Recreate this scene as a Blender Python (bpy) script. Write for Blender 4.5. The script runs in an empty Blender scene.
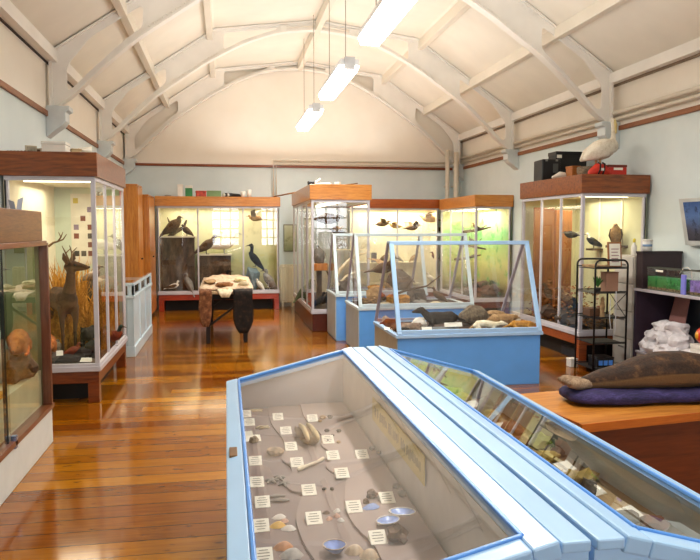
import bpy, bmesh, math, random
from mathutils import Vector, Matrix
random.seed(7)
PI = math.pi
scn = bpy.context.scene
COL = bpy.context.collection

# ------------------------------------------------------------------ camera
F, PITCH, YAW, H = 700.0, math.radians(4.17), math.radians(10.05), 1.6
cam_d = bpy.data.cameras.new('camera'); cam = bpy.data.objects.new('camera', cam_d); COL.objects.link(cam)
cam_d.sensor_fit = 'HORIZONTAL'; cam_d.sensor_width = 36.0; cam_d.lens = 36.0*F/700.0
cam_d.clip_start = 0.05; cam_d.clip_end = 100
cam.location = (0, 0, H); cam.rotation_euler = (PI/2-PITCH, 0, -YAW)
scn.camera = cam
_fw = Vector((math.sin(YAW)*math.cos(PITCH), math.cos(YAW)*math.cos(PITCH), -math.sin(PITCH)))
_rt = Vector((math.cos(YAW), -math.sin(YAW), 0)); _up = _rt.cross(_fw)
def P(x, y, X=None, Y=None, Z=None):
    """the place in the room seen at x, y of the photograph, once one of its coordinates is measured"""
    d = _fw + _rt*((x-350)/F) - _up*((y-280)/F)
    t = X/d.x if X is not None else Y/d.y if Y is not None else (Z-H)/d.z
    return Vector((0, 0, H)) + d*t

# ------------------------------------------------------------------ materials
def lin(c):
    return tuple(((v/12.92) if v <= .04045 else ((v+.055)/1.055)**2.4) for v in c)
def hexc(h):
    h = h.lstrip('#'); return lin(tuple(int(h[i:i+2], 16)/255 for i in (0, 2, 4)))
class NT:
    def __init__(s, name):
        s.m = bpy.data.materials.new(name); s.m.use_nodes = True
        s.t = s.m.node_tree; s.b = s.t.nodes['Principled BSDF']; s.out = s.t.nodes['Material Output']
    def n(s, typ, **kw):
        nd = s.t.nodes.new(typ)
        for k, v in kw.items():
            if k.startswith('i_'): nd.inputs[k[2:]].default_value = v
            else: setattr(nd, k, v)
        return nd
    def l(s, a, b): s.t.links.new(a, b)
    def math(s, op, a, b=None, c=None):
        nd = s.n('ShaderNodeMath', operation=op)
        for i, v in enumerate((a, b, c)):
            if v is None: continue
            if isinstance(v, (int, float)): nd.inputs[i].default_value = v
            else: s.l(v, nd.inputs[i])
        return nd.outputs[0]
    def ramp(s, fac, stops, interp='LINEAR'):
        nd = s.n('ShaderNodeValToRGB'); nd.color_ramp.interpolation = interp
        e = nd.color_ramp.elements
        while len(e) < len(stops): e.new(.5)
        for k, (p, c) in enumerate(stops):
            e[k].position = p; e[k].color = (*c, 1)
        s.l(fac, nd.inputs[0]); return nd.outputs[0]
    def mixc(s, fac, a, b, typ='MIX'):
        nd = s.n('ShaderNodeMixRGB', blend_type=typ)
        for i, v in enumerate((fac, a, b)):
            if isinstance(v, (int, float)): nd.inputs[i].default_value = v
            elif isinstance(v, tuple): nd.inputs[i].default_value = (*v, 1)[:4]
            else: s.l(v, nd.inputs[i])
        return nd.outputs[0]
    def coords(s, scale=(1, 1, 1), kind='Object'):
        tc = s.n('ShaderNodeTexCoord'); mp = s.n('ShaderNodeMapping'); mp.inputs['Scale'].default_value = scale
        s.l(tc.outputs[kind], mp.inputs[0]); return mp.outputs[0]
    def noise(s, co, scale=5, detail=4, rough=.55, dist=0):
        nd = s.n('ShaderNodeTexNoise'); nd.inputs['Scale'].default_value = scale; nd.inputs['Detail'].default_value = detail
        nd.inputs['Roughness'].default_value = rough; nd.inputs['Distortion'].default_value = dist
        s.l(co, nd.inputs['Vector']); return nd.outputs[0]
    def bump(s, h, strength=.3, dist=.01):
        nd = s.n('ShaderNodeBump'); nd.inputs['Strength'].default_value = strength; nd.inputs['Distance'].default_value = dist
        s.l(h, nd.inputs['Height']); s.l(nd.outputs[0], s.b.inputs['Normal'])
    def fin(s, rough=.5, metal=0, coat=0, spec=None):
        s.b.inputs['Roughness'].default_value = rough; s.b.inputs['Metallic'].default_value = metal
        s.b.inputs['Coat Weight'].default_value = coat; s.b.inputs['Coat Roughness'].default_value = .08
        if spec is not None: s.b.inputs['Specular IOR Level'].default_value = spec
        return s.m
MATS = {}
def paint(c, rough=.45, var=.08, scale=6, coat=0, metal=0, bump=0):
    """painted or plain surface with slight mottling"""
    key = ('p', c, rough, var, scale, coat, metal, bump)
    if key in MATS: return MATS[key]
    t = NT('paint_'+c.strip('#')); c1 = hexc(c)
    n = t.noise(t.coords(), scale, 3)
    c2 = tuple(v*(1-var*2.2) for v in c1); c3 = tuple(min(1, v*(1+var)) for v in c1)
    t.l(t.ramp(n, [(.3, c2), (.7, c3)]), t.b.inputs['Base Color'])
    if bump: t.bump(n, bump, .01)
    MATS[key] = t.fin(rough, metal, coat); return MATS[key]
def fur(c1, c2, c3=None, scale=18, stretch=(1, 1, 1), rough=.85, belly=None):
    """fur or feather: mottled by two scales of noise"""
    key = ('f', c1, c2, c3, scale, stretch, belly)
    if key in MATS: return MATS[key]
    t = NT('fur_'+c1.strip('#')); co = t.coords(stretch)
    n = t.noise(co, scale, 5, .7); n2 = t.noise(co, scale*6, 2, .6)
    col = t.ramp(n, [(.32, hexc(c1)), (.52, hexc(c2)), (.72, hexc(c3 or c2))])
    col = t.mixc(.35, col, t.ramp(n2, [(.3, (.12, .1, .08)), (.7, (.9, .9, .9))]), 'SOFT_LIGHT')
    if belly:
        ge = t.n('ShaderNodeNewGeometry'); sx = t.n('ShaderNodeSeparateXYZ'); t.l(ge.outputs['Normal'], sx.inputs[0])
        f = t.ramp(t.math('ADD', sx.outputs[2], t.math('MULTIPLY', n, .5)), [(.0, (1, 1, 1)), (.35, (0, 0, 0))])
        col = t.mixc(f, col, hexc(belly))
    t.l(col, t.b.inputs['Base Color']); t.bump(n2, .5, .006)
    MATS[key] = t.fin(rough); return MATS[key]
def wood(c1, c2, scale=1.0, axis='x', rough=.3, coat=.3, c3=None):
    key = ('w', c1, c2, scale, axis, rough, coat)
    if key in MATS: return MATS[key]
    t = NT('wood_'+c1.strip('#'))
    s = {'x': (1.2, 14, 14), 'y': (14, 1.2, 14), 'z': (14, 14, 1.2)}[axis]
    co = t.coords(tuple(v*scale for v in s))
    n = t.noise(co, 2.2, 5, .6, .8); n2 = t.noise(co, 9, 2)
    col = t.ramp(n, [(.28, hexc(c2)), (.5, hexc(c1)), (.78, hexc(c3 or c1))])
    col = t.mixc(.25, col, t.ramp(n2, [(.35, (.2, .2, .2)), (.65, (.8, .8, .8))]), 'SOFT_LIGHT')
    t.l(col, t.b.inputs['Base Color']); t.bump(n2, .08, .004)
    MATS[key] = t.fin(rough, 0, coat); return MATS[key]
def glass(tint='#ffffff', refl=1.0):
    key = ('g', tint, refl)
    if key in MATS: return MATS[key]
    t = NT('glass'); t.t.nodes.remove(t.b)
    lw = t.n('ShaderNodeLayerWeight'); lw.inputs[0].default_value = .5
    f = t.math('MULTIPLY_ADD', t.math('POWER', lw.outputs['Facing'], 4.2), .85, .075*refl)
    f = t.math('MINIMUM', f, 1.0)
    tr = t.n('ShaderNodeBsdfTransparent'); tr.inputs[0].default_value = (*hexc(tint), 1)
    gl = t.n('ShaderNodeBsdfGlossy'); gl.inputs['Roughness'].default_value = .0; gl.inputs[0].default_value = (1, 1, 1, 1)
    mx = t.n('ShaderNodeMixShader'); t.l(f, mx.inputs[0]); t.l(tr.outputs[0], mx.inputs[1]); t.l(gl.outputs[0], mx.inputs[2])
    t.l(mx.outputs[0], t.out.inputs[0]); MATS[key] = t.m; return t.m
def emit(c, strength):
    key = ('e', c, strength)
    if key in MATS: return MATS[key]
    t = NT('lamp_glow'); t.b.inputs['Base Color'].default_value = (*hexc(c), 1)
    t.b.inputs['Emission Color'].default_value = (*hexc(c), 1); t.b.inputs['Emission Strength'].default_value = strength
    MATS[key] = t.m; return t.m
def scenery(stops, scale=2.2, blot='#2f6a2a', amount=.5, bscale=3.0, zlo=0., zhi=1.):
    """painted backdrop: sky to ground bands over local height, with loose foliage blots"""
    t = NT('painted_backdrop')
    co = t.coords((1, 1, 1)); sx = t.n('ShaderNodeSeparateXYZ'); t.l(co, sx.inputs[0])
    n = t.noise(co, bscale, 5, .65)
    h = t.math('ADD', t.math('DIVIDE', t.math('SUBTRACT', sx.outputs[2], zlo), zhi-zlo), t.math('MULTIPLY', t.math('SUBTRACT', n, .5), .35))
    col = t.ramp(h, [(p, hexc(c)) for p, c in stops])
    n2 = t.noise(co, bscale*1.7, 6, .7)
    f = t.ramp(n2, [(.52, (0, 0, 0)), (.64, (amount, amount, amount))])
    col = t.mixc(f, col, hexc(blot))
    t.l(col, t.b.inputs['Base Color']); return t.fin(.7)

# ------------------------------------------------------------------ mesh builder
def V(*a): return Vector(a)
class MB:
    def __init__(s): s.v = []; s.f = []; s.sm = []
    def add(s, vs, fs, smooth=False):
        o = len(s.v); s.v += [tuple(v) for v in vs]; s.f += [tuple(i+o for i in f) for f in fs]; s.sm += [smooth]*len(fs); return s
    def box(s, a, b):
        (x0, y0, z0), (x1, y1, z1) = a, b
        x0, x1 = sorted((x0, x1)); y0, y1 = sorted((y0, y1)); z0, z1 = sorted((z0, z1))
        vs = [(x0,y0,z0),(x1,y0,z0),(x1,y1,z0),(x0,y1,z0),(x0,y0,z1),(x1,y0,z1),(x1,y1,z1),(x0,y1,z1)]
        return s.add(vs, [(3,2,1,0),(4,5,6,7),(0,1,5,4),(1,2,6,5),(2,3,7,6),(3,0,4,7)])
    def beam(s, a, b, w, h, up=(0, 0, 1)):
        """rectangular bar between two points; w across, h along up"""
        a, b = Vector(a), Vector(b); t = (b-a).normalized(); u = Vector(up); sd = t.cross(u)
        if sd.length < 1e-4: sd = t.cross(Vector((1, 0, 0)))
        sd.normalize(); u = sd.cross(t).normalized()
        vs = [p+sd*(i*w/2)+u*(j*h/2) for p in (a, b) for i, j in ((-1,-1),(1,-1),(1,1),(-1,1))]
        return s.add(vs, [(0,1,2,3),(7,6,5,4),(0,4,5,1),(1,5,6,2),(2,6,7,3),(3,7,4,0)])
    def quad(s, a, b, c, d): return s.add([a, b, c, d], [(0,1,2,3)])
    def prism(s, pts, vec):
        """polygon (list of 3d points) pushed along vec"""
        n = len(pts); vec = Vector(vec); pts = [Vector(p) for p in pts]
        vs = pts+[p+vec for p in pts]
        return s.add(vs, [tuple(range(n))[::-1], tuple(range(n, 2*n))]+[(i, (i+1) % n, (i+1) % n+n, i+n) for i in range(n)])
    def loft(s, secs, seg=10, caps=True, smooth=True):
        """smooth tapered tube: sections (x, y, z, half-width, half-height)"""
        pts = [Vector(q[:3]) for q in secs]; W = [q[3] for q in secs]; Hh = [(q[4] if len(q) > 4 else q[3]) for q in secs]
        n = len(pts); T = []
        for i in range(n):
            t = pts[min(i+1, n-1)]-pts[max(i-1, 0)]
            T.append(t.normalized() if t.length > 1e-9 else Vector((0, 0, 1)))
        ref = Vector((0, 0, 1)) if abs(T[0].z) < .9 else Vector((1, 0, 0))
        sd = T[0].cross(ref).normalized(); rings = []
        if caps:
            r = min(W[0], Hh[0])
            for k in (.92, .55): rings.append((pts[0]-T[0]*r*k, T[0], W[0]*math.sqrt(max(.02, 1-k*k)), Hh[0]*math.sqrt(max(.02, 1-k*k))))
        for i in range(n): rings.append((pts[i], T[i], W[i], Hh[i]))
        if caps:
            r = min(W[-1], Hh[-1])
            for k in (.55, .92): rings.append((pts[-1]+T[-1]*r*k, T[-1], W[-1]*math.sqrt(max(.02, 1-k*k)), Hh[-1]*math.sqrt(max(.02, 1-k*k))))
        vs = []
        for p, t, w, h in rings:
            sd = (sd-t*sd.dot(t)); sd = sd.normalized() if sd.length > 1e-6 else t.orthogonal().normalized()
            u = sd.cross(t)
            for j in range(seg):
                a = 2*PI*j/seg; vs.append(p+sd*(w*math.cos(a))+u*(h*math.sin(a)))
        m = len(rings); fs = []
        for i in range(m-1):
            for j in range(seg):
                k = (j+1) % seg; fs.append((i*seg+j, i*seg+k, (i+1)*seg+k, (i+1)*seg+j))
        fs.append(tuple(range(seg))[::-1]); fs.append(tuple((m-1)*seg+j for j in range(seg)))
        return s.add(vs, fs, smooth)
    def tube(s, pts, r, seg=8, smooth=True): return s.loft([(*p, r) for p in pts], seg, False, smooth)
    def ball(s, c, r, seg=12, rings=8):
        if isinstance(r, (int, float)): r = (r, r, r)
        vs = [(c[0], c[1], c[2]-r[2])]
        for i in range(1, rings):
            th = PI*i/rings
            for j in range(seg):
                a = 2*PI*j/seg; vs.append((c[0]+r[0]*math.sin(th)*math.cos(a), c[1]+r[1]*math.sin(th)*math.sin(a), c[2]-r[2]*math.cos(th)))
        vs.append((c[0], c[1], c[2]+r[2])); n = len(vs)-1
        fs = [(0, 1+(j+1) % seg, 1+j) for j in range(seg)]
        for i in range(rings-2):
            for j in range(seg):
                k = (j+1) % seg; fs.append((1+i*seg+j, 1+i*seg+k, 1+(i+1)*seg+k, 1+(i+1)*seg+j))
        b = 1+(rings-2)*seg; fs += [(n, b+j, b+(j+1) % seg) for j in range(seg)]
        return s.add(vs, fs, True)
    def lathe(s, prof, c=(0, 0, 0), seg=20):
        vs = []; m = len(prof)
        for r, z in prof:
            for j in range(seg):
                a = 2*PI*j/seg; vs.append((c[0]+r*math.cos(a), c[1]+r*math.sin(a), c[2]+z))
        fs = [(i*seg+j, i*seg+(j+1) % seg, (i+1)*seg+(j+1) % seg, (i+1)*seg+j) for i in range(m-1) for j in range(seg)]
        fs += [tuple(range(seg))[::-1], tuple((m-1)*seg+j for j in range(seg))]
        return s.add(vs, fs, True)
    def rock(s, c, r, seed=0, rough=.28, n=2):
        rnd = random.Random(seed); bm = bmesh.new(); bmesh.ops.create_icosphere(bm, subdivisions=n, radius=1)
        from mathutils import noise as N
        off = Vector((rnd.random()*50, rnd.random()*50, rnd.random()*50))
        if isinstance(r, (int, float)): r = (r, r, r)
        vs = []
        for v in bm.verts:
            k = 1+rough*N.noise(v.co*1.3+off)*1.6+rough*.5*N.noise(v.co*3.1+off)
            vs.append((c[0]+v.co.x*r[0]*k, c[1]+v.co.y*r[1]*k, c[2]+v.co.z*r[2]*k))
        fs = [tuple(v.index for v in f.verts) for f in bm.faces]; bm.free()
        return s.add(vs, fs, False)
    def xform(s, mtx, start=0):
        s.v = s.v[:start]+[tuple(mtx @ Vector(v)) for v in s.v[start:]]; return s

def link(name, mesh, parent=None):
    o = bpy.data.objects.new(name, mesh); COL.objects.link(o)
    if parent is not None: o.parent = parent
    return o
def obj(name, mb, m, parent=None, bevel=0, remesh=0, smooth_it=0, label=None, loc=None, rz=None):
    me = bpy.data.meshes.new(name); me.from_pydata(mb.v, [], mb.f); me.update()
    if any(mb.sm): me.polygons.foreach_set('use_smooth', mb.sm)
    me.materials.append(m); o = link(name, me, parent)
    if bevel:
        md = o.modifiers.new('bevel', 'BEVEL'); md.width = bevel; md.segments = 2; md.limit_method = 'ANGLE'
    if remesh:
        md = o.modifiers.new('remesh', 'REMESH'); md.mode = 'VOXEL'; md.voxel_size = remesh; md.use_smooth_shade = True
        md = o.modifiers.new('smooth', 'SMOOTH'); md.factor = .5; md.iterations = smooth_it or 5
    if label: o['label'] = label
    if loc is not None: o.location = loc
    if rz is not None: o.rotation_euler.z = rz
    return o
def tag(o, label, cat, group=None, kind=None):
    o['label'] = label; o['category'] = cat
    if group: o['group'] = group
    if kind: o['kind'] = kind
    return o
def thing(name, label, cat, loc=(0, 0, 0), rz=0, group=None):
    o = bpy.data.objects.new(name, None); COL.objects.link(o); o.empty_display_size = .1
    o.location = loc; o.rotation_euler = (0, 0, rz); return tag(o, label, cat, group)
def solo(name, label, cat, mb, m, loc=(0, 0, 0), rz=0, group=None, **kw):
    o = obj(name, mb, m, None, **kw); o.location = loc; o.rotation_euler = (0, 0, rz); return tag(o, label, cat, group)
def struct(name, mb, m, parent=None, bevel=0):
    o = obj(name, mb, m, parent, bevel=bevel)
    if parent is None: o['kind'] = 'structure'
    return o
def dup(root, loc, rz=None, label=None, group=None):
    r = root.copy(); COL.objects.link(r); r.location = loc
    if rz is not None: r.rotation_euler = (0, 0, rz)
    if label: r['label'] = label
    if group: r['group'] = group
    for ch in list(root.children):
        c = ch.copy(); COL.objects.link(c); c.parent = r
        for g in list(ch.children):
            d = g.copy(); COL.objects.link(d); d.parent = c
    return r

# ------------------------------------------------------------------ palette
M_HEAD = wood('#84461a', '#562a0c', 1, 'x', .28, .25, '#9c5c24')
M_HEADY = wood('#9a4f1c', '#6d2f0e', 1, 'y', .28, .35, '#b8672a')
M_HEADL = wood('#c8853a', '#a8601f', 1, 'x', .28, .35, '#d89a4c')
M_PLINTH = wood('#7e3c14', '#56240a', 1, 'x', .3, .4)
M_CUP = wood('#c07a2c', '#a35f1c', .8, 'z', .32, .3, '#cd8d3c')
M_FRAME = paint('#c6c3ca', .35, .03)
M_CREAM = paint('#eae3c8', .6, .03)
M_GLASS = glass()
M_DARK = paint('#1c1613', .6, .1)
M_BLACK = paint('#0d0d0f', .4, .1)
M_WHITE = paint('#e9e6dd', .5, .04)
M_CARD = paint('#f2efe2', .7, .03)
M_BLUE = paint('#a9cdee', .34, .03, 3, .3)
M_BLUEB = paint('#66aaf6', .4, .03, 3, .2)
M_PALEB = paint('#cbdbe4', .4, .04, 3, .2)
M_GREYSIDE = paint('#a9a79a', .45, .05)
M_TUBE = emit('#fff6e0', 5.0)
# ================================================================== THE ROOM
XL, XR, YB, YF, ZE, ZR = -1.95, 5.0, 14.5, -3.0, 3.56, 4.99
DB, ZB = 1.66, 4.78   # the slopes break here into a nearly flat crown
XC = (XL+XR)/2
# floor: varnished boards running across the room
t = NT('floor_boards'); co = t.coords(); sx = t.n('ShaderNodeSeparateXYZ'); t.l(co, sx.inputs[0])
BW = .165
yb = t.math('DIVIDE', sx.outputs[1], BW); row = t.math('FLOOR', yb); fr = t.math('FRACT', yb)
wn = t.n('ShaderNodeTexWhiteNoise', noise_dimensions='1D'); t.l(row, wn.inputs['W'])
seg = t.math('FLOOR', t.math('DIVIDE', t.math('ADD', sx.outputs[0], t.math('MULTIPLY', wn.outputs['Value'], 7.0)), 3.4))
wn2 = t.n('ShaderNodeTexWhiteNoise', noise_dimensions='2D'); cb = t.n('ShaderNodeCombineXYZ'); t.l(row, cb.inputs[0]); t.l(seg, cb.inputs[1]); t.l(cb.outputs[0], wn2.inputs['Vector'])
g = t.noise(t.coords((1.6, 22, 1)), 2.0, 5, .65, .6); kn = t.noise(t.coords((5, 14, 1)), 1.6, 2, .5)
tone = t.math('ADD', t.math('MULTIPLY', wn2.outputs['Value'], .42), t.math('MULTIPLY', g, .55))
col = t.ramp(tone, [(.15, hexc('#4e2a05')), (.42, hexc('#8f5508')), (.68, hexc('#b57810')), (.95, hexc('#cf9a26'))])
col = t.mixc(t.ramp(kn, [(.64, (0, 0, 0)), (.74, (.75, .75, .75))]), col, hexc('#3a1604'))
big = t.noise(t.coords(), .55, 2, .5)
col = t.mixc(t.ramp(big, [(.35, (.5, .5, .5)), (.6, (0, 0, 0))]), col, hexc('#7a3404'))
gap = t.math('GREATER_THAN', t.math('ABSOLUTE', t.math('SUBTRACT', fr, .5)), .478)
col = t.mixc(t.math('MULTIPLY', gap, .75), col, hexc('#2c1206'))
t.l(col, t.b.inputs['Base Color'])
t.bump(t.math('ADD', t.math('MULTIPLY', gap, -.9), t.math('MULTIPLY', big, 2.2)), .22, .006)
M_FLOOR = t.fin(.13, 0, .15, .45); t.b.inputs['Coat Roughness'].default_value = .07
struct('floor', MB().box((XL-.2, YF-.2, -.12), (XR+.2, YB+.2, 0)), M_FLOOR)

# walls: pale blue-grey below the picture rail, cream above it
def two_tone(name):
    t = NT(name); ge = t.n('ShaderNodeNewGeometry'); sx = t.n('ShaderNodeSeparateXYZ'); t.l(ge.outputs['Position'], sx.inputs[0])
    n = t.noise(t.coords(), 1.3, 3, .6)
    lo = t.ramp(n, [(.3, hexc('#ced9da')), (.7, hexc('#d9e3e3'))]); hi = t.ramp(n, [(.3, hexc('#ebe4d8')), (.7, hexc('#f1ebe0'))])
    t.l(t.mixc(t.math('GREATER_THAN', sx.outputs[2], 2.86), lo, hi), t.b.inputs['Base Color']); return t.fin(.6)
M_WALL = two_tone('wall_paint')
M_CEIL = paint('#f1ece0', .7, .03, 1.2)
M_TRUSS = paint('#f3f0ea', .5, .03, 2)
M_RAIL = wood('#8f5628', '#6d3d18', 1, 'y', .45, .05)
struct('wall_left', MB().box((XL-.2, YF-.2, 0), (XL, YB+.2, ZE+.1)), M_WALL)
struct('wall_right', MB().box((XR, YF-.2, 0), (XR+.2, YB+.2, ZE+.1)), M_WALL)
struct('wall_back', MB().prism([(XL-.2, YB, 0), (XR+.2, YB, 0), (XR+.2, YB, ZE), (XC+DB, YB, ZB+.08), (XC, YB, ZR+.08), (XC-DB, YB, ZB+.08), (XL-.2, YB, ZE)], (0, .2, 0)), M_WALL)
# front wall (behind the photographer) with three tall windows
WIN = [(-.62, .62), (1.5, 2.35), (3.1, 4.3)]; WZ0, WZ1 = .85, 2.75
m = MB(); xs = [XL-.2]+[v for w in WIN for v in w]+[XR+.2]
for i in range(0, len(xs), 2): m.box((xs[i], YF-.2, 0), (xs[i+1], YF, ZE))
for a, b in WIN: m.box((a, YF-.2, 0), (b, YF, WZ0)); m.box((a, YF-.2, WZ1), (b, YF, ZE))
m.prism([(XL-.2, YF-.2, ZE), (XR+.2, YF-.2, ZE), (XC+DB, YF-.2, ZB+.08), (XC, YF-.2, ZR+.08), (XC-DB, YF-.2, ZB+.08)], (0, .2, 0))
struct('wall_front', m, M_WALL)
for k, (a, b) in enumerate(WIN):
    w = struct('window_%d' % (k+1), MB().box((a-.05, YF-.02, WZ0-.06), (b+.05, YF+.08, WZ0)), M_WHITE)
    f = MB()
    for x in (a+.03, b-.03): f.box((x-.03, YF-.12, WZ0), (x+.03, YF-.06, WZ1))
    for z in (WZ0+.03, WZ1-.03): f.box((a, YF-.12, z-.03), (b, YF-.06, z+.03))
    nx = 3
    for i in range(1, nx): x = a+(b-a)*i/nx; f.box((x-.028, YF-.11, WZ0), (x+.028, YF-.07, WZ1))
    for i in range(1, 5): z = WZ0+(WZ1-WZ0)*i/5; f.box((a, YF-.11, z-.028), (b, YF-.07, z+.028))
    struct('window_frame', f, M_WHITE, w)
    struct('window_pane', MB().quad((a, YF-.09, WZ0), (b, YF-.09, WZ0), (b, YF-.09, WZ1), (a, YF-.09, WZ1)), M_GLASS, w)
# ceiling: two boarded slopes
sl = (ZB-ZE)/(XC-XL-DB)
def roof_z(x):
    d = abs(x-XC)
    return ZR-(ZR-ZB)*d/DB if d < DB else ZB-(d-DB)*sl
m = MB(); xs = [XL-.2, XC-DB, XC, XC+DB, XR+.2]
for p, q in zip(xs, xs[1:]):
    m.prism([(p, YF-.2, roof_z(p)), (q, YF-.2, roof_z(q)), (q, YF-.2, roof_z(q)+.12), (p, YF-.2, roof_z(p)+.12)], (0, YB-YF+.4, 0))
struct('ceiling', m, M_CEIL)
# purlins, ridge and eaves beams
M_PURL = paint('#ebe4d6', .6, .03, 1)
def lenbeam(x, w, h, drop, name):
    z = roof_z(x)-drop
    struct(name, MB().box((x-w/2, YF, z-h/2), (x+w/2, YB, z+h/2)), M_PURL, bevel=.006)
for i, dx in enumerate((.84, 1.74)):
    lenbeam(XL+dx, .09, .15, .06, 'roof_beam_%d' % (i+1)); lenbeam(XR-dx, .09, .15, .06, 'roof_beam_%d' % (i+3))
lenbeam(XC, .09, .16, .1, 'roof_beam_5')
struct('roof_beam_6', MB().box((XL, YF, ZE-.10), (XL+.12, YB, ZE+.03)), M_TRUSS)
struct('roof_beam_7', MB().box((XR-.12, YF, ZE-.10), (XR, YB, ZE+.03)), M_TRUSS)
struct('eaves_gap_strip', MB().box((XL, YF, ZE-.115), (XL+.02, YB, ZE-.10)), paint('#4a4038', .7))  # dark strip put in for the dark gap under the eaves beam
struct('trim_5', MB().box((XR-.03, YF, ZE-.125), (XR, YB, ZE-.10)), paint('#8c7a66', .6))
# picture rails
struct('trim_1', MB().box((XL, YF, 2.85), (XL+.025, YB, 2.91)), M_RAIL, bevel=.005)
struct('trim_2', MB().box((XR-.025, YF, 2.86), (XR, YB, 2.92)), M_RAIL, bevel=.005)
struct('trim_3', MB().box((XL, YB-.025, 2.85), (XR, YB, 2.90)), wood('#8a4a2a', '#6d3418', 1, 'x', .45, .05), bevel=.005)
# baseboards
struct('baseboard_left', MB().box((XL, YF, 0), (XL+.02, YB, .15)), M_WHITE)
struct('baseboard_right', MB().box((XR-.02, YF, 0), (XR, YB, .15)), M_WHITE)
struct('baseboard_back', MB().box((XL, YB-.02, 0), (XR, YB, .15)), M_WHITE)

# arched plate trusses: rafter chord above, arch below, openings at crown and haunch
ARC = [(0, 4.84), (.62, 4.77), (1.15, 4.58), (1.72, 4.27), (2.05, 4.04), (2.52, 3.72), (3.0, 3.27), (3.3, 2.95)]
def arc_z(d):
    d = abs(d)
    for (a, za), (b, zb) in zip(ARC, ARC[1:]):
        if d <= b: return za+(zb-za)*(d-a)/(b-a)
    return ARC[-1][1]
def smooth_arc():
    out = []; N = 64
    for i in range(N+1):
        d = -3.3+6.6*i/N
        z = sum(arc_z(max(-3.3, min(3.3, d+k*.09))) for k in (-2, -1, 0, 1, 2))/5
        out.append((d, z))
    return out
ARCS = smooth_arc(); ASC = 1.0; XA = (XL+.14+XR-.2)/2; TR, TL_ = XR-.10, XL+.05
def truss(y, name):
    cu = bpy.data.curves.new(name, 'CURVE'); cu.dimensions = '2D'; cu.fill_mode = 'BOTH'; cu.extrude = .012
    def spl(pts):
        s = cu.splines.new('POLY'); s.points.add(len(pts)-1); s.use_cyclic_u = True
        for p, (x, z) in zip(s.points, pts): p.co = (x, z, 0, 1)
    low = [(XA+d*ASC, z) for d, z in ARCS]
    topL = roof_z(XL+.06)-.02
    chord = [(TR, topL+.02), (XC+DB, ZB-.02), (XC, ZR-.02), (XC-DB, ZB-.02), (TL_, topL-.02)]
    outer = low+[(TR, 2.95)]+chord+[(TL_, 2.95)]
    spl(outer)
    # crown openings (three, parted by small plates) and two haunch openings
    def rounded(pts, r=.07):
        out = []; n = len(pts)
        for i in range(n):
            p, a, b = Vector(pts[i]), Vector(pts[i-1]), Vector(pts[(i+1) % n])
            ra = min(r, (a-p).length*.45); rb = min(r, (b-p).length*.45)
            A = p+(a-p).normalized()*ra; B = p+(b-p).normalized()*rb
            for k in range(5):
                q = k/4; out.append(tuple(A*(1-q)**2+p*2*q*(1-q)+B*q*q))
        return out
    def az(x): return arc_z((x-XA)/ASC)
    lo, up = .055, .075
    for sg in (-1, 1):
        xs = [XC+sg*v for v in (.66, .8, 1.0, 1.2, 1.4, 1.52)]
        spl(rounded([(x, az(x)+lo) for x in xs]+[(x, max(az(x)+lo+.03, roof_z(x)-up)) for x in xs[::-1]], .07))
        xs = [XC+sg*v for v in (2.42, 2.6, 2.8, 3.0, 3.18)]
        spl(rounded([(x, az(x)+lo+.035) for x in xs]+[(XC+sg*3.26, 3.14), (XC+sg*3.26, 3.42)]+[(x, roof_z(x)-up-.05) for x in xs[3::-1]], .07))
    xs = [XC+v for v in (-.54, -.25, 0, .25, .54)]
    spl(rounded([(x, az(x)+lo) for x in xs]+[(x, roof_z(x)-up) for x in xs[::-1]], .03))
    cu.materials.append(M_TRUSS)
    root = bpy.data.objects.new(name, cu); COL.objects.link(root); root['kind'] = 'structure'
    root.location = (0, y, 0); root.rotation_euler = (PI/2, 0, 0)
    fl = MB()   # flanges of arch and rafter, built in the curve's own axes (x, z, -y)
    def strip(pts, w, th):
        for (a, b) in zip(pts, pts[1:]):
            fl.prism([(a[0], a[1], -w/2), (b[0], b[1], -w/2), (b[0], b[1]+th, -w/2), (a[0], a[1]+th, -w/2)], (0, 0, w))
    strip([(x, z-.012) for x, z in low], .13, .024)
    strip([(x, z-.012) for x, z in chord[::-1]], .12, .024)
    for x in (TL_, TR): fl.box((x-.015, 2.95, -.06), (x+.015, topL, .06))
    obj('flange', fl, M_TRUSS, root)
    rv = MB()
    for sg in (-1, 1):
        for k in range(16):
            d = 1.6+k*.05; x = XC+sg*d
            for zz in (roof_z(x)-.075, az(x)+.05):
                for s2 in (-1, 1): rv.ball((x, zz, s2*.014), .011, 6, 4)
        x = XC+sg*.56; rv.box((x-.05, az(x), -.05), (x+.05, roof_z(x)-.05, .05))
    obj('rivets', rv, M_TRUSS, root)
    return root
for i, y in enumerate((5.3, 8.45, 11.6, 14.42)):
    truss(y, 'roof_truss_%d' % (i+1))
    for sg, x in ((1, XL), (-1, XR)):    # stone corbels under the springings
        c = MB()
        prof = [(0, 2.62), (.10, 2.70), (.17, 2.75), (.21, 2.80), (.21, 2.90), (.25, 2.92), (.25, 2.97), (0, 2.97)]
        c.prism([(x+sg*a, y-.10, z) for a, z in (prof if sg > 0 else prof[::-1])], (0, .20, 0))
        struct('corbel_%s_%d' % ('left' if sg > 0 else 'right', i+1), c, paint('#d3dadb', .5, .04), bevel=.008)

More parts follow.
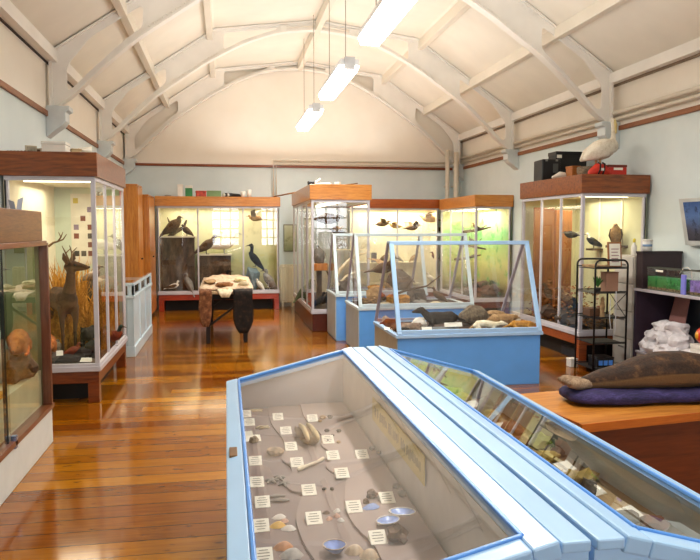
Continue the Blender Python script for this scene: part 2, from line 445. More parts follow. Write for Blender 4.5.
# pipes on walls
M_PIPE = paint('#ddd5c6', .4, .03)
def pipe(label, pts, r, br=None):
    root = thing('wall_pipe', label, 'pipe')
    obj('pipe_run', MB().tube(pts, r, 10), M_PIPE, root)
    for p, q in br or []: obj('pipe_clip', MB().beam(p, q, .03, .03), M_PIPE, root)
pipe('long cream pipe running along the right wall, upper of the two', [(XR-.07, 2, 3.08), (XR-.07, 14.3, 3.08)], .03, [((XR, y, 3.08), (XR-.07, y, 3.08)) for y in (6, 9.8, 13)])
pipe('long cream pipe running along the right wall just above the picture rail', [(XR-.06, 2, 3.0), (XR-.06, 14.3, 3.0)], .022, [((XR, y, 3.0), (XR-.06, y, 3.0)) for y in (6, 9.8, 13)])
pipe('pale pipe across the back wall, upper of two, dropping to the bird cases', [(4.6, 14.38, 2.99), (.97, 14.38, 2.99), (.97, 14.38, 2.2)], .018, [((x, 14.5, 2.99), (x, 14.38, 2.99)) for x in (1.5, 3, 4.2)])
pipe('thin pale pipe across the back wall close above the picture rail', [(4.6, 14.40, 2.92), (1.03, 14.40, 2.92), (1.03, 14.40, 2.2)], .013)
pipe('fat white downpipe in the far right corner', [(4.78, 14.2, 0), (4.78, 14.2, 3.2)], .055, [((4.78, 14.2, z), (4.78, 14.5, z)) for z in (1, 2.5)])
pipe('second white downpipe in the far right corner, nearer the middle', [(4.62, 14.3, 0), (4.62, 14.3, 3.25)], .045, [((4.62, 14.3, z), (4.62, 14.5, z)) for z in (1, 2.5)])

# hanging fluorescent lights
def fluor(y0, y1, label):
    x, z = XC-.12, 3.42
    root = thing('fluorescent_light', label, 'light', (x, (y0+y1)/2, z)); L = (y1-y0)/2
    obj('housing', MB().box((-.11, -L, .03), (.11, L, .10)), paint('#d8d8d8', .4), root, bevel=.01)
    obj('diffuser', MB().prism([(-.12, -L+.03, .03), (-.09, -L+.03, -.04), (.09, -L+.03, -.04), (.12, -L+.03, .03)], (0, 2*L-.06, 0)), emit('#fffaf0', 9.0), root)
    for yy in (-L*.7, L*.7): obj('suspension_wire', MB().tube([(0, yy, .1), (0, yy, roof_z(x)-z-.02)], .005, 6), paint('#a39c90', .4), root)
    for s in (-1, 1): obj('end_cap', MB().box((-.06, s*L-.02, -.02), (.06, s*L+.02, .12)), paint('#c0c0c0', .4), root, bevel=.006)
fluor(4.75, 6.85, 'bright fluorescent light at the top of the photo, biggest of the hanging row')
fluor(7.95, 9.8, 'bright fluorescent light hanging on wires, middle one of the row of three')
fluor(10.9, 12.9, 'small far fluorescent light hanging on wires nearest the back wall')
def area(loc, rot, sx, sy, power, c=(1, 1, 1)):
    d = bpy.data.lights.new('lamp', 'AREA'); d.shape = 'RECTANGLE'; d.size = sx; d.size_y = sy; d.energy = power; d.color = c
    o = bpy.data.objects.new('lamp', d); COL.objects.link(o); o.location = loc; o.rotation_euler = rot; return o
for y in (2.2, 5.8, 8.9, 11.9): area((XC-.12, y, 3.36), (0, 0, 0), .2, 1.8, 62, (1, .96, .90))
for y in (1.0, 4.3, 7.4, 10.4, 13.2): area((XC, y, 3.1), (PI, 0, 0), 3.6, 2.0, 36, (1, .985, .945))  # added upward lights without fittings, to brighten the ceiling
for a, b in WIN: area(((a+b)/2, YF-.25, (WZ0+WZ1)/2), (PI/2, 0, 0), b-a, WZ1-WZ0, 55, (.88, .94, 1))
w = bpy.data.worlds.new('sky'); scn.world = w; w.use_nodes = True
bg = w.node_tree.nodes['Background']
sky = w.node_tree.nodes.new('ShaderNodeTexSky'); sky.sky_type = 'HOSEK_WILKIE'; sky.sun_direction = (.3, -.5, .8); sky.turbidity = 4
w.node_tree.links.new(sky.outputs[0], bg.inputs[0]); bg.inputs[1].default_value = .7
scn.view_settings.view_transform = 'Standard'; scn.view_settings.look = 'None'; scn.view_settings.exposure = .12; scn.view_settings.gamma = .93
c = scn.cycles; c.transparent_max_bounces = 40; c.max_bounces = 10; c.diffuse_bounces = 5; c.glossy_bounces = 4; c.sample_clamp_indirect = 6
# ================================================================== DISPLAY CASES
def tall_case(name, label, x0, x1, y0, y1, zg0, zh0, zh1, left=None, right=None, front=None, back='panel', backmat=None, plinth='feet',
              hm=None, bed=None, lamp=None, leftmat=None, rightmat=None, plm=None, fpost=.05, toplit=None, hov=.025):
    """glazed museum case: plinth, bed, posts, panes, wooden header. left/right/front: list of post positions (0..1) when glazed, else None for a solid panel"""
    root = thing(name, label, 'display case', ((x0+x1)/2, (y0+y1)/2, 0))
    cx, cy = (x0+x1)/2, (y0+y1)/2; a, b, c, d = x0-cx, x1-cx, y0-cy, y1-cy
    hm = hm or M_HEAD; pm = plm or M_PLINTH; w = fpost
    # plinth
    if plinth == 'feet':
        m = MB().box((a+.01, c+.01, zg0-.16), (b-.01, d-.01, zg0-.05))
        obj('base_rail', m, pm, root, bevel=.006)
        for xx in (a+.01, b-.11):
            for yy in (c+.01, d-.11): obj('foot', MB().box((xx, yy, 0), (xx+.1, yy+.1, zg0-.16)), pm, root, bevel=.005)
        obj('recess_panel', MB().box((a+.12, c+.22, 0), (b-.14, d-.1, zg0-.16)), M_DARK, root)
    else:
        obj('plinth', MB().box((a+.015, c+.015, 0), (b-.015, d-.015, zg0-.05)), pm, root, bevel=.006)
    obj('bottom_frame', MB().box((a-.01, c-.01, zg0-.05), (b+.01, d+.01, zg0)), M_FRAME, root, bevel=.006)
    if bed: obj('display_bed', MB().box((a+.02, c+.02, zg0), (b-.02, d-.02, zg0+.02)), bed, root)
    # header
    hx = MB().box((a-hov, c-hov, zh0), (b+hov, c-hov+.025, zh1)).box((a-hov, d+.0, zh0), (b+hov, d+.02, zh1))
    hx.box((a-hov, c-hov+.025, zh0), (a-hov+.025, d, zh1)).box((b+hov-.025, c-hov+.025, zh0), (b+hov, d, zh1))
    hx.box((a, c, zh1-.03), (b, d, zh1-.01))
    obj('header', hx, hm, root, bevel=.004)
    obj('ceiling_panel', MB().box((a+.005, c+.005, zh0+.0), (b-.005, d-.005, zh0+.015)), toplit or M_CREAM, root)
    # top rail + posts + panes
    def face(which, posts):
        def pt(u, v):    # u along the face, v inward
            return {'f': (a+u*(b-a), c+v), 'l': (a+v, d-u*(d-c)), 'r': (b-v, c+u*(d-c)), 'b': (a+u*(b-a), d-v)}[which]
        L = (b-a) if which in 'fb' else (d-c)
        p, q = pt(0, .012), pt(1, .012)
        obj('top_rail', MB().beam((*p, zh0-.02), (*q, zh0-.02), .03, .04), M_FRAME, root, bevel=.003)
        obj('bottom_rail', MB().beam((*p, zg0+.012), (*q, zg0+.012), .03, .026), M_FRAME, root, bevel=.003)
        for u in posts:
            if u in (0, 1): continue
            s = w*.62; p = pt(u, .014)
            obj('post', MB().box((p[0]-(s/2 if which in 'fb' else .014), p[1]-(s/2 if which in 'lr' else .014), zg0), (p[0]+(s/2 if which in 'fb' else .014), p[1]+(s/2 if which in 'lr' else .014), zh0)), M_FRAME, root, bevel=.004)
        for u, v in zip(posts, posts[1:]):
            p, q = pt(u, .012), pt(v, .012)
            obj('glass_pane', MB().quad((*p, zg0), (*q, zg0), (*q, zh0), (*p, zh0)), M_GLASS, root)
    for which, posts, mt in (('f', front, None), ('l', left, leftmat), ('r', right, rightmat)):
        if posts: face(which, posts)
        elif mt:
            v = {'l': ((a, c), (a+.02, d)), 'r': ((b-.02, c), (b, d)), 'f': ((a, c), (b, c+.02))}[which]
            obj('side_panel', MB().box((*v[0], zg0), (*v[1], zh0)), mt, root)
    for px_, f1 in ((a, left), (b-w*.8, right)):
        obj('post', MB().box((px_, c, zg0), (px_+w*.8, c+w*.8, zh0)), M_FRAME, root, bevel=.004)
        if f1: obj('post', MB().box((px_, d-w*.8, zg0), (px_+w*.8, d, zh0)), M_FRAME, root, bevel=.004)
    if back == 'panel': obj('back_panel', MB().box((a, d-.02, zg0), (b, d, zh0)), backmat or M_CREAM, root)
    elif back: face('b', back)
    if lamp:
        n = lamp.get('n', 1)
        for k in range(n):
            lx = a+(b-a)*(k+.5)/n; ww = (b-a)/n*.38 if lamp.get('along', 'x') == 'x' else .03
            ly = c+lamp.get('off', .12)
            if lamp.get('along', 'x') == 'x': tb = MB().box((lx-ww, ly-.02, zh0-.035), (lx+ww, ly+.02, zh0-.002))
            else: lx = a+(b-a)*.5; tb = MB().box((lx-.03, c+.12, zh0-.035), (lx+.03, d-.12, zh0-.002))
            obj('strip_light', tb, emit(lamp.get('c', '#fff4d0'), lamp.get('e', 6)), root)
        al = area((cx, cy+lamp.get('ay', 0), zh0-.05), (0, 0, 0), (b-a)*.8, (d-c)*.5, lamp.get('w', 12), lamp.get('lc', (1, .93, .72)))
    return root
BED = fur('#2c2118', '#4a3a28', '#6b5636', 9)
SKYBACK = scenery([(.0, '#8a8455'), (.2, '#c9c596'), (.35, '#b5b982'), (.55, '#dcd9b0'), (.8, '#e6e2c0'), (1, '#ece7c8')], blot='#a9a878', amount=.35, zlo=.35, zhi=2.05, bscale=2.0)
tall_case('display_case', 'tall glazed case with the standing deer, brown header, by the left wall', -1.925, -1.155, 6.66, 8.45, .345, 2.07, 2.285,
          front=[0, 1], right=[0, .33, .64, 1], left=None, leftmat=M_CREAM, back='panel', backmat=paint('#c9cdb6', .6, .04, 2), bed=BED, lamp=dict(w=11, e=3, off=.3), hm=M_HEAD)
tall_case('display_case', 'wide three-pane bird case against the back wall under orange header', -1.3, 1.04, 13.89, 14.40, .375, 2.04, 2.225,
          front=[0, .33, .70, 1], left=None, leftmat=M_CREAM, rightmat=M_CREAM, backmat=SKYBACK, bed=BED, lamp=dict(w=9, e=3, n=3), hm=M_HEADL, plm=wood('#a83c1a', '#8a2a10', 1, 'x', .3, .4))
tall_case('display_case', 'tall four-sided glass case with orange header in the middle of the far room', 1.30, 2.22, 10.75, 13.7, .33, 2.05, 2.285,
          front=[0, 1], left=[0, .25, .5, .75, 1], right=[0, .5, 1], back=[0, 1], bed=BED, lamp=dict(along='y', w=16, e=4), hm=M_HEADL, plinth='solid', plm=wood('#5e2410', '#40140a', 1, 'y', .3, .4))
tall_case('display_case', 'brightly lit bird case on the back wall behind the sloped blue cases', 2.42, 4.30, 13.85, 14.38, .35, 2.02, 2.2,
          front=[0, .54, 1], leftmat=M_CREAM, rightmat=M_CREAM, backmat=paint('#e6dfc2', .6, .05), bed=BED, lamp=dict(w=26, e=8, n=2), hm=wood('#a8561c', '#8a4312', 1, 'x', .3, .35))
GREENB = scenery([(.0, '#6b5a32'), (.15, '#a9a05a'), (.35, '#c6c77c'), (.55, '#a8c878'), (.7, '#8fcf8a'), (.85, '#e4efc0'), (1, '#f6f2cc')], blot='#3fa04a', amount=.75, zlo=.4, zhi=1.95, bscale=2.4)
tall_case('display_case', 'corner case with painted green woodland backdrop at the far right', 4.30, 4.965, 11.7, 13.72, .36, 1.99, 2.195,
          front=[0, 1], left=[0, .3, .65, 1], rightmat=GREENB, backmat=GREENB, bed=BED, lamp=dict(w=16, e=6, along='y'), hm=M_HEADL, plm=wood('#6a2c14', '#4a1c0c', 1, 'y', .3, .4))
tall_case('display_case', 'large case by the right wall with boxes and a white bird on its top', 4.12, 4.95, 7.65, 9.35, .375, 2.02, 2.24,
          front=[0, 1], left=[0, .36, .68, 1], rightmat=paint('#d9d8b0', .6, .04, 2), backmat=paint('#d5cfa4', .6, .06, 2), bed=BED, lamp=dict(w=13, e=4, off=.25), hm=M_HEAD, plm=wood('#a05020', '#7a3a14', 1, 'x', .3, .4))
# pale ribs on the lining of the right case belong to it
# front-left low case with sliding glass
rt = thing('display_case', 'low sliding-glass case on a white plinth, cut off by the left photo edge', 'display case', (-1.6, 4.4, 0))
obj('plinth', MB().box((-.28, -1.15, 0), (.30, 1.09, .265)), paint('#d9dcd8', .5, .03), rt, bevel=.006)
obj('bottom_frame', MB().box((-.29, -1.16, .265), (.315, 1.10, .30)), wood('#7a4524', '#5c2f16', 1, 'y', .35, .3), rt, bevel=.004)
obj('header', MB().box((-.29, -1.16, 1.515), (.30, .96, 1.725)), wood('#7f4f25', '#653c18', 1, 'y', .35, .2), rt, bevel=.006)
obj('top_rail', MB().box((-.29, -1.16, 1.48), (.315, 1.02, 1.515)), wood('#8a4f28', '#6c381a', 1, 'y', .35, .3), rt, bevel=.003)
obj('post', MB().box((.255, 1.02, .30), (.315, 1.06, 1.50)), wood('#6a3a22', '#4c2512', 1, 'z', .35, .3), rt, bevel=.004)
obj('back_panel', MB().box((-.29, -1.16, .30), (-.27, 1.06, 1.48)), paint('#a9b183', .7, .1, 3), rt)
obj('end_panel', MB().box((-.29, 1.04, .30), (.25, 1.06, 1.48)), paint('#8f9468', .7, .12, 3), rt)
obj('display_bed', MB().box((-.26, -1.14, .30), (.245, 1.03, .56)), paint('#d8d0b8', .6, .05), rt, bevel=.004)
obj('glass_pane', MB().quad((.285, -1.14, .30), (.285, .12, .30), (.285, .12, 1.48), (.285, -1.14, 1.48)), glass('#e6f0e6', 1.2), rt)
obj('glass_pane', MB().quad((.270, .06, .30), (.270, 1.02, .30), (.270, 1.02, 1.48), (.270, .06, 1.48)), glass('#e6f0e6', 1.2), rt)
obj('glass_edge', MB().box((.266, .055, .30), (.288, .068, 1.48)), paint('#15201c', .2), rt)
area((-1.6, 4.5, 1.46), (0, 0, 0), .4, 1.4, 6, (1, .95, .85))  # added light with no fitting, brightens the inside of this case
obj('lock', MB().box((.286, .11, .25), (.315, .15, .33)), paint('#8fa0c8', .25, .03, 6, 0, .8), rt, bevel=.003)

# three sloped blue cases, one behind another
def sloped_case(label, x0, y0, k, cm, sm, wd=1.53, dp=1.08, zb=.55, zt=1.47):
    rt = thing('sloped_display_case', label, 'display case', (x0, y0, 0)); W, D, t0, t1 = wd, dp, dp*.34, dp*.42
    obj('cabinet_base', MB().box((.01, .01, 0), (W-.01, D-.01, zb-.03)), cm, rt, bevel=.006)
    obj('side_board', MB().box((-.002, .02, .02), (.012, D-.02, zb-.03)), sm, rt, bevel=.003)
    obj('base_frame', MB().box((-.012, -.012, zb-.035), (W+.012, .045, zb)).box((-.012, D-.045, zb-.035), (W+.012, D+.012, zb)).box((-.012, .045, zb-.035), (.04, D-.045, zb)).box((W-.04, .045, zb-.035), (W+.012, D-.045, zb)), k, rt, bevel=.004)
    obj('display_bed', MB().box((.03, .03, zb-.03), (W-.03, D-.03, zb-.008)), paint('#3f281a', .8, .2, 7), rt)
    f = MB(); w = .045
    fr = [(0, 0, zb), (W, 0, zb), (W, t0, zt), (0, t0, zt)]
    f.beam((w/2, 0, zb), (w/2, t0, zt), w, .03, (0, -1, .4)); f.beam((W-w/2, 0, zb), (W-w/2, t0, zt), w, .03, (0, -1, .4))
    f.beam((0, .012, zb+.022), (W, .012, zb+.022), .03, w); f.beam((0, t0, zt-.015), (W, t0, zt-.015), .05, .04)
    obj('front_frame', f, k, rt, bevel=.004)
    f = MB(); bk = paint('#a8a4b4', .4, .04)
    f.beam((w*.35, D, zb), (w*.35, t1, zt), w*.7, .025, (0, 1, .5)); f.beam((W-w*.35, D, zb), (W-w*.35, t1, zt), w*.7, .025, (0, 1, .5))
    f.beam((0, D-.01, zb+.015), (W, D-.01, zb+.015), .025, .03)
    obj('rear_frame', f, bk, rt, bevel=.003)
    obj('top_strip', MB().box((0, t0-.01, zt-.02), (W, t1+.01, zt+.004)), k, rt, bevel=.003)
    obj('glass_pane', MB().quad((.03, .005, zb), (W-.03, .005, zb), (W-.03, t0, zt), (.03, t0, zt)), M_GLASS, rt)
    obj('glass_pane', MB().quad((.03, D-.005, zb), (W-.03, D-.005, zb), (W-.03, t1, zt), (.03, t1, zt)), M_GLASS, rt)
    for x in (.012, W-.012): obj('glass_pane', MB().quad((x, 0, zb), (x, D, zb), (x, t1, zt), (x, t0, zt)), M_GLASS, rt)
    return rt
FB = paint('#a9cdf2', .35, .03); FP = paint('#cfe0e6', .35, .03)
sloped_case('nearest sloped blue case, holding the dark otter and white stoat', 1.66, 6.69, FB, M_BLUEB, M_GREYSIDE)
sloped_case('second sloped case with white-blue frame, behind the one with the otter', 1.645, 8.65, FP, paint('#6cb0f6', .4, .03), paint('#b3bcc0', .45, .04), dp=.97, zb=.605, zt=1.54)
sloped_case('farthest sloped case with white frame, beside the tall glass case', 1.53, 9.80, FP, paint('#74b2f4', .4, .03), paint('#c3ccd0', .45, .04), wd=1.35, dp=.86, zb=.67, zt=1.53)

# low white-and-blue cabinet case against the left wall
rt = thing('low_display_case', 'low pale blue cabinet with small dark top windows beyond the deer case', 'display case', (-1.515, 10.05, 0)); rt.scale = (1, 1, .97)
LW, LD = .385, 1.05
obj('cabinet_body', MB().box((-LW+.02, -LD+.02, 0), (LW-.02, LD-.02, .78)), M_PALEB, rt, bevel=.006)
obj('base_board', MB().box((-LW, -LD, 0), (LW, LD, .14)), M_PALEB, rt, bevel=.008)
for y in (-LD+.03, -.33, .33, LD-.03): obj('panel_stile', MB().box((LW-.025, y-.03, .14), (LW-.008, y+.03, .76)), M_PALEB, rt, bevel=.003)
for x in (-LW+.05, LW-.05): obj('panel_stile', MB().box((x-.04, -LD+.008, .14), (x+.04, -LD+.025, .76)), M_PALEB, rt, bevel=.003)
obj('ledge', MB().box((-LW-.01, -LD-.01, .76), (LW+.01, LD+.01, .80)), M_PALEB, rt, bevel=.006)
s = MB()
for y in (-LD+.04, -.33, .33, LD-.04): s.box((LW-.03, y-.04, .80), (LW, y+.04, .93))
for x in (-LW+.04, 0, LW-.04): s.box((x-.04, -LD, .80), (x+.04, -LD+.03, .93))
s.box((-LW, -LD, .92), (LW, -LD+.04, .96)).box((LW-.04, -LD+.04, .92), (LW, LD, .96)).box((-LW, -LD+.04, .92), (-LW+.04, LD, .96)).box((-LW+.04, -.02, .92), (LW-.04, .02, .96))
obj('top_frame', s, M_PALEB, rt, bevel=.003)
obj('tray', MB().box((-LW+.02, -LD+.04, .80), (LW-.05, LD-.04, .815)), paint('#5a4630', .8, .2, 8), rt)
obj('inner_lining', MB().box((-LW+.0, -LD+.05, .815), (-LW+.02, LD-.05, .92)), paint('#4b4338', .8), rt)
obj('glass_top', MB().quad((-LW, -LD, .962), (LW, -LD, .962), (LW, LD, .962), (-LW, LD, .962)), M_GLASS, rt)
obj('side_glass', MB().quad((LW-.015, -LD, .80), (LW-.015, LD, .80), (LW-.015, LD, .93), (LW-.015, -LD, .93)), glass('#8a8f90'), rt)

# two wooden cupboards in the far left corner
def cupboard(label, x0, x1, y0, y1, z):
    rt = thing('wooden_cupboard', label, 'cupboard', ((x0+x1)/2, (y0+y1)/2, 0)); w, d = (x1-x0)/2, (y1-y0)/2
    obj('carcass', MB().box((-w, -d, .06), (w, d, z-.03)), M_CUP, rt, bevel=.005)
    obj('plinth', MB().box((-w+.02, -d+.02, 0), (w-.02, d-.02, .06)), M_DARK, rt)
    obj('top_board', MB().box((-w-.012, -d-.012, z-.03), (w+.012, d+.012, z)), M_CUP, rt, bevel=.004)
    for s in (0, 1):
        dr = obj('door', MB().box((w, -d+.008+s*(d-.004), .08), (w+.018, -.004+s*d, z-.04)), M_CUP, rt, bevel=.003)
        obj('knob', MB().ball((w+.03, (-.04 if s == 0 else .04), 1.1), .014, 8, 6), M_DARK, dr)
cupboard('taller orange-brown wooden cupboard standing behind the deer case', -1.87, -1.42, 11.9, 12.55, 2.33)
cupboard('shorter orange wooden cupboard between the taller cupboard and the bird case', -1.87, -1.33, 12.7, 13.7, 2.2)

# foreground pair of sloping desk cases, back to back
def desk_case(label, sx, x_out, x_in, x_led, zl, zh, y0, y1, wallm):
    """sx = +1 slopes down to smaller x"""
    rt = thing('desk_display_case', label, 'display case', (x_out, y0, 0)); L = y1-y0
    def q(x): return x-x_out
    so, si, sl_ = q(x_out), q(x_in), q(x_led)
    dx = si-so; sg = 1 if dx > 0 else -1
    def zz(x): return zl+(zh-zl)*(x-so)/(si-so)
    e = .012*sg
    # body: hollow box with end panels
    th = .02*sg
    obj('side_wall', MB().box((so+e-.002*sg, .034, 0), (so+e+th, L-.034, zl-.03)), M_PALEB, rt, bevel=.003)
    obj('inner_wall', MB().box((sl_-th, .034, 0), (sl_-.001*sg, L-.034, zh-.031)), M_BLUE, rt, bevel=.003)
    for y in (.012, L-.032):
        obj('end_panel', MB().prism([(so+e, y, 0), (sl_, y, 0), (sl_, y, zh-.03), (si, y, zh-.035), (so+e, y, zl-.035)][::(1 if sg < 0 else -1)], (0, .02, 0)), M_BLUE, rt)
    obj('lining', MB().box((si-.055*sg, .035, .672), (si-.045*sg, L-.035, zh-.05)), wallm, rt)
    obj('end_lining', MB().prism([(so+e+th, L-.046, .66), (si-.05*sg, L-.046, .66), (si-.05*sg, L-.046, zz(si-.05*sg)-.04), (so+e+th, L-.046, zz(so+e+th)-.04)], (0, .012, 0)), paint('#a7a2a8', .6, .03), rt)
    # lid frame
    f = MB(); w, h = .062, .04; mid = lambda x: (x, zz(x)-.0)
    nrm = Vector((-(zh-zl)*sg, 0, abs(dx))).normalized()
    xa, xb = so+w/2*sg, si-w/2*sg*.85
    for x in (xa, xb): f.beam((x, 0, zz(x)-h/2), (x, L, zz(x)-h/2), w, h, nrm)
    for y in (w/2, L-w/2): f.beam((so+w*sg, y, zz(so+w*sg)-h/2), (si-w*sg*.9, y, zz(si-w*sg*.9)-h/2), w, h, nrm)
    obj('lid_frame', f, M_BLUE, rt, bevel=.006)
    g = MB()   # raised bead round the pane, coloured as the frame's shaded faces
    for x in (so+w*sg, si-w*sg*.9): g.beam((x, w, zz(x)), (x, L-w, zz(x)), .012, .012, nrm)
    for y in (w, L-w): g.beam((so+w*sg, y, zz(so+w*sg)), (si-w*sg*.9, y, zz(si-w*sg*.9)), .012, .012, nrm)
    obj('glazing_bead', g, paint('#5b97e0', .35, .03), rt, bevel=.003)
    obj('lid_glass', MB().quad((so+w*sg*.9, w*.9, zz(so+w*sg*.9)-.006), (si-w*sg*.8, w*.9, zz(si-w*sg*.8)-.006), (si-w*sg*.8, L-w*.9, zz(si-w*sg*.8)-.006), (so+w*sg*.9, L-w*.9, zz(so+w*sg*.9)-.006)), glass('#ffffff', 1.15), rt)
    obj('top_ledge', MB().box((si+.004*sg, 0, zh-.03), (sl_, L, zh-.004)), M_BLUE, rt, bevel=.005)
    return rt
DL = desk_case('foreground desk case of shells and bones with wavy tray and yellow card', 1, -.005, .665, .735, .80, .965, 1.29, 3.70, paint('#c9bfb4', .6, .05))
DR = desk_case('foreground desk case of fossils beside the seal table, mirroring its neighbour', -1, 1.40, .815, .748, .80, .965, 1.29, 3.72, paint('#b0ab90', .6, .08))
hy = P(235, 450, Z=.815).y-1.29; hb = MB().box((.008, hy-.05, .80), (.036, hy+.05, .811))
obj('hasp', hb, paint('#7a5a38', .4, .1, 6, 0, .6), DL, bevel=.002, label='small brass hasp')
# ================================================================== SPECIMENS
def skin(name, lofts, m, parent, vox, seg=10, extra=None, it=5):
    b = MB()
    for s in lofts: b.loft(s, seg)
    if extra: extra(b)
    return obj(name, b, m, parent, remesh=vox, smooth_it=it)
def bird(name, label, loc, rz=0, L=.4, m=None, head=None, beakm=None, wing=None, pitch=25, neck=.22, nup=70, bl=.16, leg=.16, tail=.35, fat=1.0, spread=0, group=None, legs=True, tailup=0, cat='stuffed bird', parts=True):
    """standing or flying bird; forward = +X, feet (or belly when flying) at z = 0"""
    rt = thing(name, label, cat, loc, rz, group)
    m = m or fur('#5a4630', '#7a6244'); head = head or m; wing = wing or m; beakm = beakm or paint('#4a3f2c', .4)
    p = math.radians(pitch); ax = V(math.cos(p), 0, math.sin(p)); c = V(0, 0, leg*L+.17*L*fat)
    def A(s, w, h): q = c+ax*(s*L); return (*q, w*L*fat, h*L*fat)
    body = [A(-.40, .05, .05), A(-.25, .13, .12), A(-.05, .18, .18), A(.14, .18, .19), A(.28, .13, .14), A(.36, .08, .09)]
    n0 = c+ax*(.27*L)+V(0, 0, .04*L); a = math.radians(nup); nd = V(math.cos(a), 0, math.sin(a)); n1 = n0+nd*(neck*L)
    tl = c+ax*(-.36*L); ta = math.radians(pitch-tailup); td = V(math.cos(ta), 0, math.sin(ta)); te = tl-td*(tail*L)
    lofts = [body, [(*tl, .07*L, .05*L), (*(tl+te)/2, .085*L, .03*L), (*te, .10*L, .015*L)] if False else [(*tl, .07*L, .05*L), (*((tl+te)/2), .085*L, .03*L), (*te, .10*L, .018*L)]]
    skin('body', lofts, m, rt, L/30)
    hd = MB().loft([(*(n0-nd*.04*L), .10*L*fat), (*((n0+n1)/2), .068*L), (*n1, .07*L), (*(n1+V(.03*L, 0, .03*L)), .083*L, .08*L), (*(n1+V(.08*L, 0, .025*L)), .06*L, .055*L)], 10)
    h = obj('head', hd, head, rt, remesh=L/34, smooth_it=3)
    b0 = n1+V(.11*L, 0, .02*L)
    obj('beak', MB().loft([(*b0, .03*L, .028*L), (*(b0+V(bl*.6*L, 0, -.012*L)), .016*L, .015*L), (*(b0+V(bl*L, 0, -.035*L)), .005*L)], 8), beakm, h)
    if parts:
        for s in (-1, 1): obj('eye', MB().ball(n1+V(.055*L, s*.068*L, .045*L), .014*L, 8, 6), M_BLACK, h)
    for s in (-1, 1):
        w = MB()
        if spread:
            u = math.radians(spread); r0 = c+ax*(.1*L)+V(0, s*.12*L, .06*L)
            e = r0+V(-.02*L, s*.38*L*math.cos(u), .38*L*math.sin(u)); t2 = e+V(-.22*L, s*.34*L*math.cos(u*.4), .34*L*math.sin(u*.3))
            w.loft([(*r0, .13*L, .03*L), (*((r0+e)/2), .16*L, .022*L), (*e, .13*L, .018*L), (*((e+t2)/2), .09*L, .012*L), (*t2, .02*L, .006*L)], 10)
        else:
            q = [c+ax*(.2*L)+V(0, s*.15*L*fat, .03*L), c+ax*(.0*L)+V(0, s*.185*L*fat, .03*L), c+ax*(-.28*L)+V(0, s*.12*L*fat, .05*L), c+ax*(-.55*L)+V(0, s*.05*L, .03*L)]
            w.loft([(*q[0], .03*L, .07*L), (*q[1], .03*L, .12*L*fat), (*q[2], .022*L, .08*L*fat), (*q[3], .008*L, .02*L)], 10)
        obj('wing', w, wing, rt)
    if legs and leg > 0:
        for s in (-1, 1):
            f = V(.02*L, s*.07*L, 0)
            g = MB().loft([(*(c+V(0, s*.06*L, -.1*L)), .03*L), (*(f+V(-.01*L, 0, .06*L)), .013*L), (*f, .012*L)], 6)
            for k in (-.5, 0, .5): g.tube([f+V(0, 0, .008*L), f+V(.1*L*math.cos(k), .1*L*math.sin(k), .008*L)], .007*L, 5)
            obj('leg', g, beakm, rt)
    return rt
